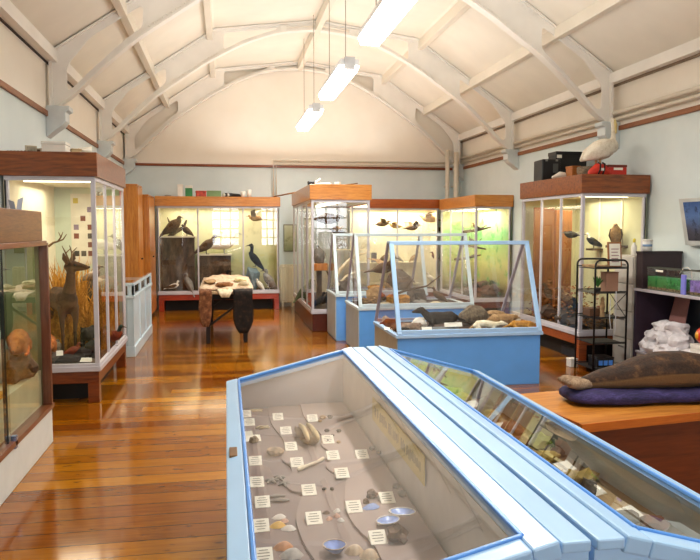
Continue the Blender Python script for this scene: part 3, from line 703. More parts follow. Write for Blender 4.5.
def beast(name, label, loc, rz=0, L=.5, hgt=.3, m=None, neck_up=35, neck=.2, headl=.16, tail=.35, tailup=-20, fat=1.0, ear=.05, legr=.035, lying=False, group=None, muzzle=None, turn=0, cat='stuffed animal', legm=None, arch=0, tailm=None, tfat=1.0, vox=None):
    """four-legged animal; forward = +X; L body length, hgt height of back"""
    rt = thing(name, label, cat, loc, rz, group); m = m or fur('#5a4630', '#7a6244')
    R = .15*L*fat; bz = hgt-R if not lying else R*.95
    lofts = [[(-.46*L, 0, bz-.01*L, .55*R, .6*R), (-.34*L, 0, bz+.01*L+arch*.5, .95*R, R), (-.1*L, 0, bz+arch, .92*R, .95*R), (.15*L, 0, bz-.01*L+arch*.5, .98*R, 1.08*R), (.34*L, 0, bz+.02*L, .78*R, .9*R), (.42*L, 0, bz+.05*L, .55*R, .65*R)]]
    a = math.radians(neck_up); n0 = V(.36*L, 0, bz+.03*L); n1 = n0+V(math.cos(a), 0, math.sin(a))*(neck*L)
    hdv = V(math.cos(math.radians(turn)), math.sin(math.radians(turn)), -.22).normalized()
    lofts.append([(*n0, .62*R, .72*R), (*((n0+n1)/2), .5*R, .58*R), (*n1, .42*R, .46*R)])
    hl = headl*L; hr = .30*hl*1.25
    lofts.append([(*(n1-hdv*.1*hl), hr*.9), (*(n1+hdv*.25*hl), hr*1.0, hr*.98), (*(n1+hdv*.6*hl), hr*.68, hr*.66), (*(n1+hdv*1.0*hl), hr*.4, hr*.38)])
    for sx_, px_ in ((1, .28*L), (-1, -.34*L)):
        for s in (-1, 1):
            y = s*.62*R
            if lying: lofts.append([(px_, y*1.2, bz*.7, .4*R), (px_+.12*L, y*1.5, legr*L*1.1, legr*L*1.3), (px_+.24*L*(1 if sx_ > 0 else .6), y*1.4, legr*L, legr*L)])
            elif sx_ > 0: lofts.append([(px_, y*.8, bz-.1*R, .42*R), (px_-.01*L, y, bz*.55, legr*L*1.35), (px_+.0*L, y, bz*.3, legr*L), (px_, y, legr*L*.8, legr*L*.85), (px_+.04*L, y, legr*L*.7, legr*L*.8)])
            else: lofts.append([(px_, y*.8, bz-.05*R, .55*R), (px_+.05*L, y, bz*.62, legr*L*1.9), (px_-.06*L, y, bz*.36, legr*L*1.1), (px_-.03*L, y, legr*L*.8, legr*L*.9), (px_+.02*L, y, legr*L*.7, legr*L*.85)])
    skin('body', lofts, m, rt, vox or max(.004, L/55))
    sd = V(-hdv.y, hdv.x, 0).normalized()
    for s in (-1, 1):
        e0 = n1+hdv*(.02*hl)+sd*(s*hr*.75)+V(0, 0, hr*.7)
        obj('ear', MB().loft([(*e0, ear*L*.4, ear*L*.25), (*(e0+V(0, 0, ear*L*.6)+sd*(s*ear*L*.25)), ear*L*.42, ear*L*.16), (*(e0+V(0, 0, ear*L*1.3)+sd*(s*ear*L*.4)), ear*L*.1, ear*L*.08)], 8), m, rt)
        obj('eye', MB().ball(n1+hdv*(.42*hl)+sd*(s*hr*.72)+V(0, 0, hr*.38), hr*.14, 8, 6), M_BLACK, rt)
    obj('nose', MB().ball(n1+hdv*(1.08*hl)+V(0, 0, hr*.1), hr*.2, 8, 6), muzzle or M_BLACK, rt)
    if tail:
        ta = math.radians(tailup); t0 = V(-.44*L, 0, bz+.02*L); td = V(-math.cos(ta), 0, math.sin(ta)); k = tfat
        e1 = t0+td*(tail*.5*L); e2 = t0+td*(tail*L)
        for e in (e1, e2): e.z = max(e.z, .03*L)
        obj('tail', MB().loft([(*t0, .045*L*k), (*e1, .05*L*k), (*e2, .02*L*k)], 10), tailm or m, rt)
    return rt
def rock(name, label, loc, r, m, seed=0, cat='rock', group=None, rough=.28, n=2, rz=0):
    rr = (r, r, r) if isinstance(r, (int, float)) else r
    return solo(name, label, cat, MB().rock((0, 0, rr[2]*.75), rr, seed, rough, n), m, loc, rz, group)
def card(label, loc, w=.06, d=.04, rz=0, lines=0, tilt=0, col=None, name='label_card', group=None):
    """small lettered card lying flat, or propped on a wedge by tilt"""
    rt = thing(name, label, 'label card', loc, rz, group)
    a = tilt; ca, sa = math.cos(a), math.sin(a); b = MB()
    def q(u, v, o=0): return (u, (v+d/2)*ca-d*ca/2-o*sa, (v+d/2)*sa+o*ca+.002)
    b.prism([(-w/2, -d*ca/2, 0), (-w/2, d*ca/2, 0), (-w/2, d*ca/2, d*sa+.002), (-w/2, -d*ca/2, .002)][::-1], (w, 0, 0))
    obj('card', b, col or M_CARD, rt)
    for k in range(lines):
        v = d*(.3-.6*k/max(1, lines-1)); ww = w*(.36 if k % 3 else .27)
        obj('text_line', MB().quad(q(-ww, v-.0014, .0006), q(ww*.9, v-.0014, .0006), q(ww*.9, v+.0014, .0006), q(-ww, v+.0014, .0006)), paint('#8a8578', .8), rt)
    return rt
def boxy(name, label, cat, loc, sz, m, rz=0, lid=None, lidm=None, group=None, bevel=.006):
    """box with a lid part, base centre at loc"""
    w, d, h = sz[0]/2, sz[1]/2, sz[2]
    if not lid: return solo(name, label, cat, MB().box((-w, -d, 0), (w, d, h)), m, loc, rz, group, bevel=bevel)
    rt = thing(name, label, cat, loc, rz, group)
    obj('box_body', MB().box((-w, -d, 0), (w, d, h-lid)), m, rt, bevel=bevel)
    obj('lid', MB().box((-w-.004, -d-.004, h-lid), (w+.004, d+.004, h)), lidm or m, rt, bevel=bevel); return rt

FX = dict(brown=fur('#3a2a1a', '#5c452c', '#7a6040'), dark=fur('#0e0906', '#1c130d', '#2f2218'), grey=fur('#6f6c66', '#8f8b84', '#aaa69d'), white=fur('#d8d2c2', '#ece7da', '#f4f0e6'),
          fox=fur('#8a4a18', '#b5682a', '#c98a48'), tan=fur('#7a5c38', '#a5845a', '#c2a67c'), black=fur('#0f0f12', '#1c1c20', '#2b2b30'), deer=fur('#2e1c0e', '#4a2f1a', '#664529', 14, belly='#6f5236'),
          hedge=fur('#3c352c', '#7a6c58', '#a39780', 40), gannet=fur('#d8d0b4', '#ece6d2', '#f0ebdc'), cream=fur('#c9b98c', '#e0d3a8', '#ebe2c2'), chest=fur('#4a1c0c', '#7a3416', '#9a5430'))
M_BEAKY = paint('#c9a24a', .4); M_BARK = fur('#3a2c20', '#5a4734', '#7d6a52', 7, (1, 1, .4)); M_STONE = paint('#8d8a84', .8, .2, 8, bump=.4); M_STONEB = paint('#5b5046', .85, .25, 8, bump=.4)
M_TAN = paint('#b3936a', .75, .2, 14, bump=.3); M_BONE = paint('#d9c9a6', .55, .12, 12); M_STRAW = fur('#94601a', '#c98f2e', '#e6b854', 30)

# ---------------------------------------------------------------- deer case
BZ = .366
dz = P(64, 338, Y=7.3)
rt = thing('roe_deer', 'brown deer standing with short antlers in the tall left case', 'stuffed deer', (dz.x, 7.3, BZ), math.radians(-62)); rt.scale = (.86, .86, .88)
L = .62; m = FX['deer']
lofts = [[(-.33, 0, .60, .085, .10), (-.22, 0, .615, .125, .135), (-.03, 0, .60, .125, .14), (.16, 0, .60, .125, .15), (.27, 0, .63, .09, .12)],
         [(.22, 0, .66, .085, .11), (.30, 0, .80, .058, .072), (.34, 0, .93, .047, .052), (.35, 0, .99, .045)]]
hv = V(math.cos(math.radians(50)), math.sin(math.radians(50)), .10).normalized(); n1 = V(.345, 0, .985)
lofts.append([(*(n1-hv*.035+V(0, 0, .01)), .044, .05), (*(n1+hv*.03+V(0, 0, .015)), .052, .062), (*(n1+hv*.09), .040, .05), (*(n1+hv*.15-V(0, 0, .012)), .028, .036), (*(n1+hv*.185-V(0, 0, .018)), .024, .026)])
for px_, s, o in ((.2, -1, .02), (.2, 1, -.03), (-.26, -1, -.04), (-.26, 1, .05)):
    y = s*.075; bx = px_+o
    if px_ > 0: lofts.append([(px_, y*.8, .54, .06, .07), (px_+.01, y, .40, .032), (bx, y, .26, .021), (bx+.01, y, .235, .022), (bx, y, .06, .014), (bx+.015, y, .015, .02)])
    else: lofts.append([(px_, y*.8, .56, .075, .10), (px_+.04, y, .42, .045, .055), (px_-.07+o*.4, y, .27, .023, .028), (px_-.04+o*.5, y, .06, .014), (bx, y, .015, .02)])
skin('body', lofts, m, rt, .011)
sd = V(-hv.y, hv.x, 0).normalized()
for s in (-1, 1):
    e0 = n1-hv*.02+sd*(s*.05)+V(0, 0, .045)
    obj('ear', MB().loft([(*e0, .018, .012), (*(e0+sd*(s*.05)+V(0, 0, .05)), .034, .012), (*(e0+sd*(s*.085)+V(0, 0, .115)), .008, .006)], 8), m, rt)
    obj('eye', MB().ball(n1+hv*.07+sd*(s*.05)+V(0, 0, .02), .011, 8, 6), M_BLACK, rt)
    an = MB(); a0 = n1+sd*(s*.025)+V(0, 0, .06); a1 = a0+sd*(s*.05)-hv*.02+V(0, 0, .10); a2 = a1+sd*(s*.02)-hv*.03+V(0, 0, .08)
    an.loft([(*a0, .011), (*a1, .009), (*a2, .004)], 7); an.loft([(*a1, .008), (*(a1+hv*.06+V(0, 0, .05)), .003)], 6)
    obj('antler', an, paint('#7a5c38', .6, .2), rt)
obj('nose', MB().ball(n1+hv*.205-V(0, 0, .016), (.016, .014, .013), 8, 6), M_BLACK, rt)
obj('tail', MB().loft([(-.34, 0, .64, .03), (-.38, 0, .58, .02), (-.385, 0, .54, .01)], 8), m, rt)
# forked antler on the lining
q = P(49, 246, Y=7.7); ab = MB()
ab.loft([(0, 0, 0, .018), (.06, 0, .045, .015), (.12, 0, .06, .012), (.17, 0, .12, .010), (.20, 0, .19, .005)], 7); ab.loft([(.12, 0, .06, .011), (.20, 0, .09, .010), (.25, 0, .16, .005)], 7); ab.loft([(.17, 0, .12, .009), (.14, 0, .19, .004)], 6)
solo('antler', 'bare forked brown antler reaching up above the standing deer', 'antler', ab, paint('#6a4e30', .6, .2), q, 0).scale = (.7, .7, .75)
# dry grass behind the deer (uncountable)
rnd = random.Random(3); g = MB()
for k in range(1000):
    x = -1.82+.6*rnd.random(); y = 7.42+.85*rnd.random(); h = (.25+.75*rnd.random())*(1.0 if x < -1.5 else .75)
    a = rnd.random()*2*PI; b = .06+.16*rnd.random(); w = .006+.006*rnd.random()
    p0 = V(x, y, BZ); p1 = V(x+math.cos(a)*b*.35, y+math.sin(a)*b*.3, BZ+h*.6); p2 = V(min(-1.2, max(-1.88, x+math.cos(a)*b*1.3)), min(8.4, y+math.sin(a)*b), BZ+h*(.85+.15*rnd.random()))
    s = V(w, w*.3, 0); g.add([p0-s, p0+s, p1+s, p1-s, p2], [(0, 1, 2, 3), (3, 2, 4)])
o = obj('dry_grass', g, M_STRAW); tag(o, 'thicket of dry golden grass and reeds behind the deer', 'grass', kind='stuff')
beast('red_fox', 'orange-red fox crouching in the front left corner of the deer case', (P(49, 345, Y=6.95).x, 6.98, BZ), math.radians(-75), .38, .22, FX['fox'], lying=False, neck_up=-10, tail=.5, tfat=1.6, fat=1.15)
beast('badger', 'dark brown furry animal standing right of the deer, behind the post', (P(88, 335, Y=7.2).x, 7.3, BZ), math.radians(-100), .34, .26, FX['dark'], neck_up=40, tail=.2, fat=1.3, legr=.05)
bird('tawny_owl', 'small pale mottled owl low in the grass left of the deer legs', (P(57, 340, Y=7.15).x, 7.12, BZ), -.9, .22, fur('#6a5a44', '#9a8a70', '#c2b59a'), pitch=70, neck=.08, nup=90, bl=.05, fat=1.25, tail=.15, leg=.1)
bird('partridge', 'small brown bird on the ground below the deer', (P(72, 352, Y=6.95).x, 6.92, BZ), .4, .2, FX['chest'], fat=1.2, tail=.15)
bird('pheasant', 'russet bird standing behind the side panes of the deer case', (P(112, 338, Y=7.6).x, 7.65, BZ), -.5, .3, FX['chest'], tail=.5, head=fur('#1d2a24', '#2a3d34'))
q = P(118, 292, X=-1.4)
bird('jay', 'pinkish brown small bird perched high behind the side panes of the deer case', (-1.4, 7.75, 1.02), -.4, .26, fur('#7a6a5a', '#b5a08a', '#8a9aa8'))
solo('perch_stump', 'tall weathered stump holding the small perched bird in the deer case', 'stump', MB().loft([(0, 0, 0, .07), (.01, 0, .3, .05), (-.01, 0, .65, .045)], 9), M_BARK, (-1.4, 7.75, BZ))
for k, (px_, py_, Y, r, lb) in enumerate(((52, 357, 6.82, (.13, .08, .05), 'flat brownish rock at the front left of the deer case'), (80, 352, 6.95, (.10, .08, .06), 'rounded dark rock in front of the deer legs'), (67, 360, 6.80, (.12, .06, .04), 'low dark stone by the front glass of the deer case'), (93, 345, 7.05, (.08, .09, .09), 'brown rock beside the corner post of the deer case'))):
    p = P(px_, py_, Y=Y); rock('rock', lb, (min(p.x, -1.28), Y, BZ), r, M_STONEB if k == 0 else FX['dark'], k)
card('white card at the front of the deer case, left of the two', (P(60, 349, Y=6.78).x, 6.76, BZ+.07), .06, .05, .2, tilt=1.0)
card('white card at the front of the deer case, close to the corner post', (P(86, 356, Y=6.74).x, 6.73, BZ+.01), .10, .05, -.2, tilt=.7)
# papers pinned on the lining of the deer case
q = P(83, 235, Y=8.4); rt = thing('poster', 'narrow poster of small photos on the lining of the deer case', 'poster', (q.x, 8.425, 1.62))
obj('sheet', MB().box((-.13, -.004, -.42), (.13, 0, .38)), paint('#d9d3c0', .7, .05), rt)
pr = random.Random(5)
for k in range(7):
    for s in (-1, 0, 1):
        if pr.random() < .68: obj('photo', MB().box((s*.075-.027, -.006, .27-k*.1), (s*.075+.027, -.0041, .33-k*.1)), paint(pr.choice(['#7a4a3a', '#5a5248', '#c9b23a', '#8a7a8a', '#3f3a36']), .6), rt)
solo('pin_board', 'pale green board on the lining behind the deer', 'board', MB().box((-.16, -.005, -.5), (.16, 0, .5)), paint('#c3cdb9', .7, .03), (P(58, 230, Y=8.4).x, 8.43, 1.55))
# on top of the deer case
TZ = 2.277
def ontop(px_, Y): return P(px_, 150, Y=Y).x
rt = thing('specimen_rack', 'row of small dark objects on a low rack on the deer case', 'rack', (ontop(18, 6.9), 6.9, TZ))
obj('rail', MB().box((-.10, -.02, 0), (.10, .02, .02)), M_DARK, rt)
for k in range(7): obj('peg', MB().ball((-.09+k*.03, 0, .028), .013, 8, 6), M_DARK, rt)
for k, (px_, lb) in enumerate(((31, 'small pale framed picture leaning on the deer case'), (37, 'small framed picture with brown print, right of the paler one'))):
    rt = thing('picture_frame', lb, 'picture', (ontop(px_, 6.95+.04*k), 6.95+.04*k, TZ), .5-.8*k)
    obj('frame', MB().box((-.05, -.008, 0), (.05, .008, .09-.02*k)), paint('#d2c7ae', .5), rt); obj('print', MB().box((-.036, -.011, .012), (.036, -.0085, .078-.02*k)), paint('#b9b19c' if k == 0 else '#7a5a44', .5, .2, 30), rt)
boxy('cardboard_box', 'white cardboard box on top of the deer case', 'box', (ontop(56, 6.95), 6.95, TZ), (.21, .2, .125), M_WHITE, 0, .03)
boxy('wooden_tray', 'small tan tray on the deer case beside the white box', 'tray', (ontop(76, 6.9), 6.9, TZ), (.09, .12, .06), paint('#c9b28a', .6), .3, .012)
rt = thing('paper_stack', 'crumpled white papers at the corner of the deer case top', 'papers', (ontop(86, 6.9), 6.88, TZ), .3)
for k in range(3): obj('sheet', MB().prism([(-.07+.02*k, -.05, .02*k), (.05, -.05+.01*k, .02*k), (.06, .05, .02*k+.05), (-.06, .06, .02*k+.03)], (0, 0, .004)), M_CARD, rt)

# ---------------------------------------------------------------- front-left case contents
bed = .562
fq = P(30, 350, Y=5.12)
rock('earth_mound', 'brown earth mound under the orange furry animal in the low case', (fq.x-.08, fq.y, bed), (.11, .17, max(.04, (fq.z-bed)/1.72)), FX['brown'], 25, n=3)
beast('curled_fox', 'orange furry animal curled up inside the low sliding-glass case', (fq.x-.08, fq.y, fq.z-.015), math.radians(-80), .34, .2, FX['fox'], lying=True, neck_up=-15, tail=.55, tfat=1.8, fat=1.5, headl=.22)
bird('dark_crow', 'dark bird perched high inside the low sliding-glass case', (-1.62, 5.2, 1.16), .3, .24, FX['dark'], leg=.12)
solo('perch_branch', 'thin dark branch holding the dark bird in the low case', 'branch', MB().tube([(-.05, .25, -.02), (.0, .05, 0), (.0, -.2, -.04)], .018, 7), M_BARK, (-1.62, 5.2, 1.145))
rock('pale_lump', 'pale grey-white lump standing for a reflection in the low sliding-glass case', (-1.6, 4.85, bed), (.18, .34, .28), paint('#c9cdc8', .7, .15, 6, bump=.5), 21)  # pale shape added for the whitish reflection in the sliding glass
rock('pale_lump', 'smaller dull rock lump behind the curled orange animal', (-1.68, 5.33, bed), (.12, .14, .20), paint('#8f8a7a', .8, .2, 6, bump=.5), 22)
solo('straw_mat', 'brown woven mat lying near the glass of the low case', 'mat', MB().box((-.10, -.28, 0), (.10, .28, .03)), M_STRAW, (-1.46, 4.35, bed), bevel=.008)
c = MB(); N = 24
for i in range(N):
    y0, y1 = i*.036, (i+1)*.036; a0, a1 = .02*math.sin(i*1.4), .02*math.sin((i+1)*1.4); c.quad((a0, y0, 0), (a1, y1, 0), (a1, y1, .62), (a0, y0, .62))
solo('green_curtain', 'pale green cloth hanging inside the low sliding-glass case', 'curtain', c, paint('#a8bf94', .8, .06), (-1.74, 4.1, .72))
bird('puffin', 'black and white seabird on the low case at the left photo edge', (P(1, 207, X=-1.5).x-.03, 4.9, 1.728), -.6, .22, FX['black'], head=FX['white'], beakm=paint('#a8402a', .4), pitch=60, neck=.1, nup=85, bl=.1, fat=1.1, tail=.12, leg=.1)
rt = thing('folded_leaflet', 'folded pale leaflet standing on the low case in front of the deer case', 'leaflet', (-1.46, 5.32, 1.728), .3)
for s, u in ((-1, .8), (1, 1.0)): obj('leaf', MB().prism([(0, 0, 0), (s*.035, .02, 0), (s*.05, .02, .10*u), (s*.012, 0, .08*u)], (0, .003, 0)), paint('#b5bccb', .5), rt)

# ---------------------------------------------------------------- back wall three-pane case
BF = .397; Yb = 14.1
# bark backdrop block with shelves (left, middle)
def bark_block(label, px0, px1, pyt):
    x0, x1 = P(px0, 260, Y=Yb).x, P(px1, 260, Y=Yb).x; zt = P(200, pyt, Y=Yb).z
    b = MB(); n = 14
    rr = random.Random(int(px0)); vs = []; fs = []; m_ = 9
    for i in range(n+1):
        for j in range(m_+1):
            vs.append((x0+(x1-x0)*i/n, Yb-.02-.10*rr.random(), BF+(zt-.03-BF)*j/m_))
    for i in range(n):
        for j in range(m_): a = i*(m_+1)+j; fs.append((a, a+m_+1, a+m_+2, a+1))
    b.add(vs, fs, True)
    rt = thing('bark_plinth', label, 'display stand', (0, 0, 0)); obj('bark_face', b, M_BARK, rt)
    obj('shelf', MB().box((x0-.02, Yb-.14, zt-.03), (x1+.02, 14.37, zt)), paint('#d8d2bd', .6), rt, bevel=.004)
    return zt
z1 = bark_block('tall brown bark stand filling the left pane of the wide bird case', 161, 195, 236)
z2 = bark_block('brown bark stand in the middle pane of the wide bird case', 200, 231, 254)
bk = [('eagle', 'large brown bird of prey on the left shelf of the wide bird case', 172, .52, FX['brown'], .2), ('kestrel', 'smaller brown hawk at the right end of that left shelf', 187, .30, FX['brown'], PI-.3), ]
for nm, lb, px_, L, m, rz in bk: bird(nm, lb, (P(px_, 230, Y=14.02).x, 14.02, z1), rz, L, m, pitch=40, neck=.12, bl=.07, fat=1.1)
br = MB().loft([(-.12, 0, .0, .04), (0, 0, .10, .05), (.14, .02, .16, .035), (.2, 0, .3, .02)], 8); br.loft([(0, 0, .1, .03), (-.12, 0, .26, .02), (-.16, 0, .36, .008)], 8)
solo('driftwood', 'gnarled branch behind the large bird on the left shelf', 'branch', br, M_BARK, (P(176, 230, Y=14.2).x, 14.22, z1))
bird('hawk', 'brown hawk facing right in the middle pane', (P(206, 252, Y=14.0).x, 14.0, z2), .15, .50, FX['brown'], pitch=35, neck=.2, nup=55, bl=.12)
bird('gannet', 'large white seabird beside the brown hawk in the middle pane', (P(224, 252, Y=14.0).x, 14.06, z2), .1, .56, FX['gannet'], wing=FX['white'], head=FX['cream'], pitch=15, neck=.28, nup=65, bl=.14, beakm=paint('#9aa0a0', .4))
bird('shelduck', 'chestnut and dark bird low in the middle pane, just above the fur table', (P(221, 281, Y=13.98).x, 13.95, .47), .2, .42, FX['chest'], head=FX['dark'], pitch=20, fat=1.2)
solo('rock_ledge', 'dark ledge carrying the chestnut bird in the middle pane', 'rock', MB().box((-.2, -.03, 0), (.2, .06, .073)), M_STONEB, (P(221, 281, Y=13.98).x, 13.95, BF))
bird('flying_gull', 'brown and white gull hanging in flight in the right pane', (P(256, 221, Y=14.05).x, 14.08, P(256, 221, Y=14.08).z), PI*.9, .34, FX['tan'], wing=FX['grey'], spread=55, legs=False, leg=0, pitch=5, neck=.1, nup=20)
zc = P(256, 265, Y=14.05).z
bird('cormorant', 'black long-necked cormorant standing on the blue-grey rock', (P(256, 265, Y=14.05).x, 14.05, zc-.03), PI-.1, .52, FX['black'], pitch=52, neck=.3, nup=95, bl=.14, fat=.8, tail=.22, leg=.1)
rock('blue_rock', 'blue-grey rock under the black cormorant', (P(252, 280, Y=14.08).x, 14.1, BF), (.17, .15, (zc-BF)/1.85), paint('#7d9096', .8, .2, 6, bump=.5), 31)
bird('heron', 'grey-brown long-billed bird at the right end of the right pane', (P(270, 287, Y=13.98).x, 13.99, BF), PI+.2, .50, FX['grey'], pitch=55, neck=.16, nup=100, fat=.95)
bird('white_duck', 'whitish bird sitting below the cormorant at the glass', (P(260, 287, Y=13.98).x, 13.97, BF), PI-.5, .28, FX['white'], pitch=50, neck=.14)
bird('grey_diver', 'small greyish bird at the bottom right of the left pane', (P(189, 287, Y=13.95).x, 13.94, BF), PI-.4, .4, FX['grey'], pitch=65, neck=.18, nup=95)
bird('white_diver', 'small white-breasted bird lying low in the left pane', (P(173, 290, Y=13.95).x, 13.94, BF), .3, .28, FX['white'], wing=FX['brown'], pitch=15)
# on top of it
TB = 2.217
def bt(px_): return P(px_, 195, Y=14.0).x
boxy('cardboard_box', 'white box standing next to the green box on the wide bird case', 'box', (bt(180.5), 14.0, TB), (.10, .16, .24), M_WHITE, 0, .04)
boxy('green_box', 'upright green box with white bands on the wide bird case', 'box', (bt(189), 13.98, TB), (.13, .13, .22), paint('#3f8a52', .5), 0, .05, M_WHITE)
boxy('red_box', 'low red box on the wide bird case', 'box', (bt(201), 13.98, TB), (.19, .16, .12), paint('#c04a36', .5, .25, 20), .1, .03)
boxy('green_carton', 'long sage green carton on the wide bird case', 'box', (bt(214), 14.0, TB), (.27, .16, .125), paint('#7f9c6c', .5), 0, .03)
for k, (px_, lb) in enumerate(((224, 'rolled poster tube with white end beside the green carton'), (228, 'second rolled tube with white end, right of the first'))):
    rt = thing('poster_tube', lb, 'tube', (bt(px_), 14.0, TB+.043)); t_ = MB().tube([(.0, -.06, 0), (.22, .25, -.004)], .042, 12)
    obj('tube', t_, M_DARK, rt); obj('end_cap', MB().tube([(-.002, -.063, 0), (.004, -.054, 0)], .036, 12), M_WHITE, rt)
for k, (px_, lb, h) in enumerate(((243, 'white paper cup on the wide bird case, left one', .12), (249, 'taller white cup on the wide bird case', .155))):
    solo('paper_cup', lb, 'cup', MB().lathe([(.04, 0), (.05, h), (.044, h), (.036, .01)], seg=14), M_WHITE, (bt(px_), 14.0, TB))
solo('small_dish', 'small pale dish at the left end of the wide bird case top', 'dish', MB().lathe([(.03, 0), (.07, .03), (.065, .034), (.03, .012)], seg=14), paint('#b8b4aa', .4), (bt(168), 14.0, TB))
solo('wooden_pole', 'thin wooden pole bridging the wide bird case and the tall middle case', 'pole', MB().tube([(bt(274), 13.95, TB+.02), (P(296, 188, Y=13.55).x, 13.45, 2.30)], .014, 8), paint('#9a6a3a', .5), (0, 0, 0))

# ---------------------------------------------------------------- fur table
rt = thing('trestle_table', 'dark-legged trestle table covered with fur pelts', 'table', (0, 11.05, 0)); TT = .735
obj('table_top', MB().box((-.36, -1.27, TT-.035), (.36, 1.27, TT)), paint('#b59a74', .5, .08), rt, bevel=.006)
for y in (-1.12, 1.12):
    for s in (-1, 1): obj('leg', MB().beam((s*.26, y, 0), (s*.24, y, TT-.035), .06, .06), M_DARK, rt, bevel=.004)
    obj('brace', MB().beam((-.24, y+.01, .25), (.24, y+.01, .6), .03, .04, (0, 1, 0)), M_DARK, rt, bevel=.003)
    obj('cross_bar', MB().box((-.25, y-.025, TT-.12), (.25, y+.025, TT-.035)), M_DARK, rt, bevel=.003)
def pelt(name, label, x0, x1, y1, drop, m, under=None, bump=.02, seed=1, yb=0.0, flare=.0):
    rr = random.Random(seed); n, k = 8, 22; vs = []; total = (y1-9.72)+drop
    for j in range(k+1):
        s = total*j/k
        for i in range(n+1):
            u = i/n; shrink = 1-.55*max(0, (s-(total-.26))/.26)**2.2; xx = (x0+x1)/2+(x1-x0)*(u-.5)*shrink*(1+flare*math.sin(s*9)); bb = bump*rr.random()
            if s < y1-9.72: vs.append((xx, y1-s, TT+.012+bb))
            else: vs.append((xx, 9.72-.02-bb, TT+.01-(s-(y1-9.72))))
    fs = [(a, a+1, a+n+2, a+n+1) for j in range(k) for a in range(j*(n+1), j*(n+1)+n)]
    b = MB().add(vs, fs, True); o = obj(name, b, m); md = o.modifiers.new('thick', 'SOLIDIFY'); md.thickness = .022; md.offset = 1
    return tag(o, label, 'fur pelt')
pelt('fur_pelt', 'reddish brown pelt hanging over the left front corner of the table', -.37, -.20, 10.2, .48, fur('#4e2c16', '#7a4c2c', '#a87850', 16), seed=2, flare=.05)
pelt('fur_pelt', 'dark almost black pelt hanging over the right front of the table', .09, .36, 10.2, .58, fur('#0d0805', '#1b110b', '#4a3220', 16), seed=3, flare=.04)
pelt('fur_pelt', 'pale cream pelt spread over the middle of the table top', -.13, .10, 11.2, .08, fur('#c9b494', '#e0d0b4', '#ece0c8', 12), seed=4)
PK = fur('#b39a7c', '#d6bea2', '#e8d8c2', 14)
b = MB(); rr = random.Random(77); n, k_ = 10, 24
vs = [(-.375+.75*i/n, 9.95+2.3*j/k_, TT+.03+.022*rr.random()+(.05 if j > 16 and 1 < i < 9 else 0)*rr.random()) for j in range(k_+1) for i in range(n+1)]
b.add(vs, [(a_, a_+1, a_+n+2, a_+n+1) for j in range(k_) for a_ in range(j*(n+1), j*(n+1)+n)], True)
o = obj('sheep_fleece', b, PK); md = o.modifiers.new('thick', 'SOLIDIFY'); md.thickness = .03; md.offset = -1
tag(o, 'pale pinkish fleece spread over the whole fur table top', 'fur pelt')
for k, (x, y, r, m, lb, nm) in enumerate(((-.02, 10.15, (.12, .12, .035), fur('#6a3f24', '#96663f', '#b58a60'), 'small red-brown pelt heap in the middle of the fur table', 'folded_pelt'), (.22, 11.1, (.10, .22, .035), FX['cream'], 'cream pelt along the right side of the fur table', 'folded_pelt'), (-.24, 10.8, (.09, .3, .03), FX['tan'], 'tan pelt along the left side of the fur table', 'folded_pelt'))):
    rock(nm, lb, (x, y, TT+.045), r, m, 40+k, 'fur pelt', rough=.25, n=3)
solo('animal_skull', 'small bony skull on the right front of the fur table', 'skull', MB().loft([(-.06, 0, .035, .035), (0, 0, .04, .04), (.06, 0, .028, .022), (.1, 0, .02, .012)], 10), M_BONE, (.24, 10.05, TT+.05), 2.4)
solo('paper_sheet', 'white paper sheet lying on the fur table', 'paper', MB().box((-.12, -.16, 0), (.12, .16, .004)), M_CARD, (-.03, 10.55, TT+.056), .2)

# ---------------------------------------------------------------- radiator and wall box
def radiator(label, x0, n, y):
    rt = thing('column_radiator', label, 'radiator', (x0, y, 0)); m = paint('#d9d1bb', .4, .03)
    for k in range(n): obj('column', MB().loft([(k*.065, 0, .1, .019, .05), (k*.065, 0, .14, .018, .06), (k*.065, 0, .82, .018, .06), (k*.065, 0, .86, .019, .05)], 10), m, rt)
    for z in (.14, .82): obj('header_tube', MB().tube([(-.03, 0, z), (k*.065+.03, 0, z)], .02, 8), m, rt)
    for xx in (0, (n-1)*.065): obj('foot', MB().box((xx-.02, -.04, 0), (xx+.02, .04, .1)), m, rt, bevel=.004)
radiator('cream column radiator on the back wall between two bird cases', P(282.5, 290, Y=14.35).x, 4, 14.35)
radiator('cream column radiator on the back wall seen through the tall middle case', P(314, 290, Y=14.35).x, 7, 14.35)
q = P(288.5, 238, Y=14.47); rt = thing('wall_picture', 'small greenish framed picture on the back wall above the radiator', 'picture', (q.x, 14.497, q.z))
obj('frame', MB().box((-.10, -.035, -.28), (.10, 0, .28)), paint('#8a8672', .5), rt, bevel=.004)
obj('picture', MB().box((-.085, -.038, -.26), (.085, -.0352, .26)), scenery([(0, '#8f9a78'), (.5, '#c2c9a8'), (1, '#d2d6c0')], blot='#6f7a5a', amount=.6, zlo=-.26, zhi=.26), rt)

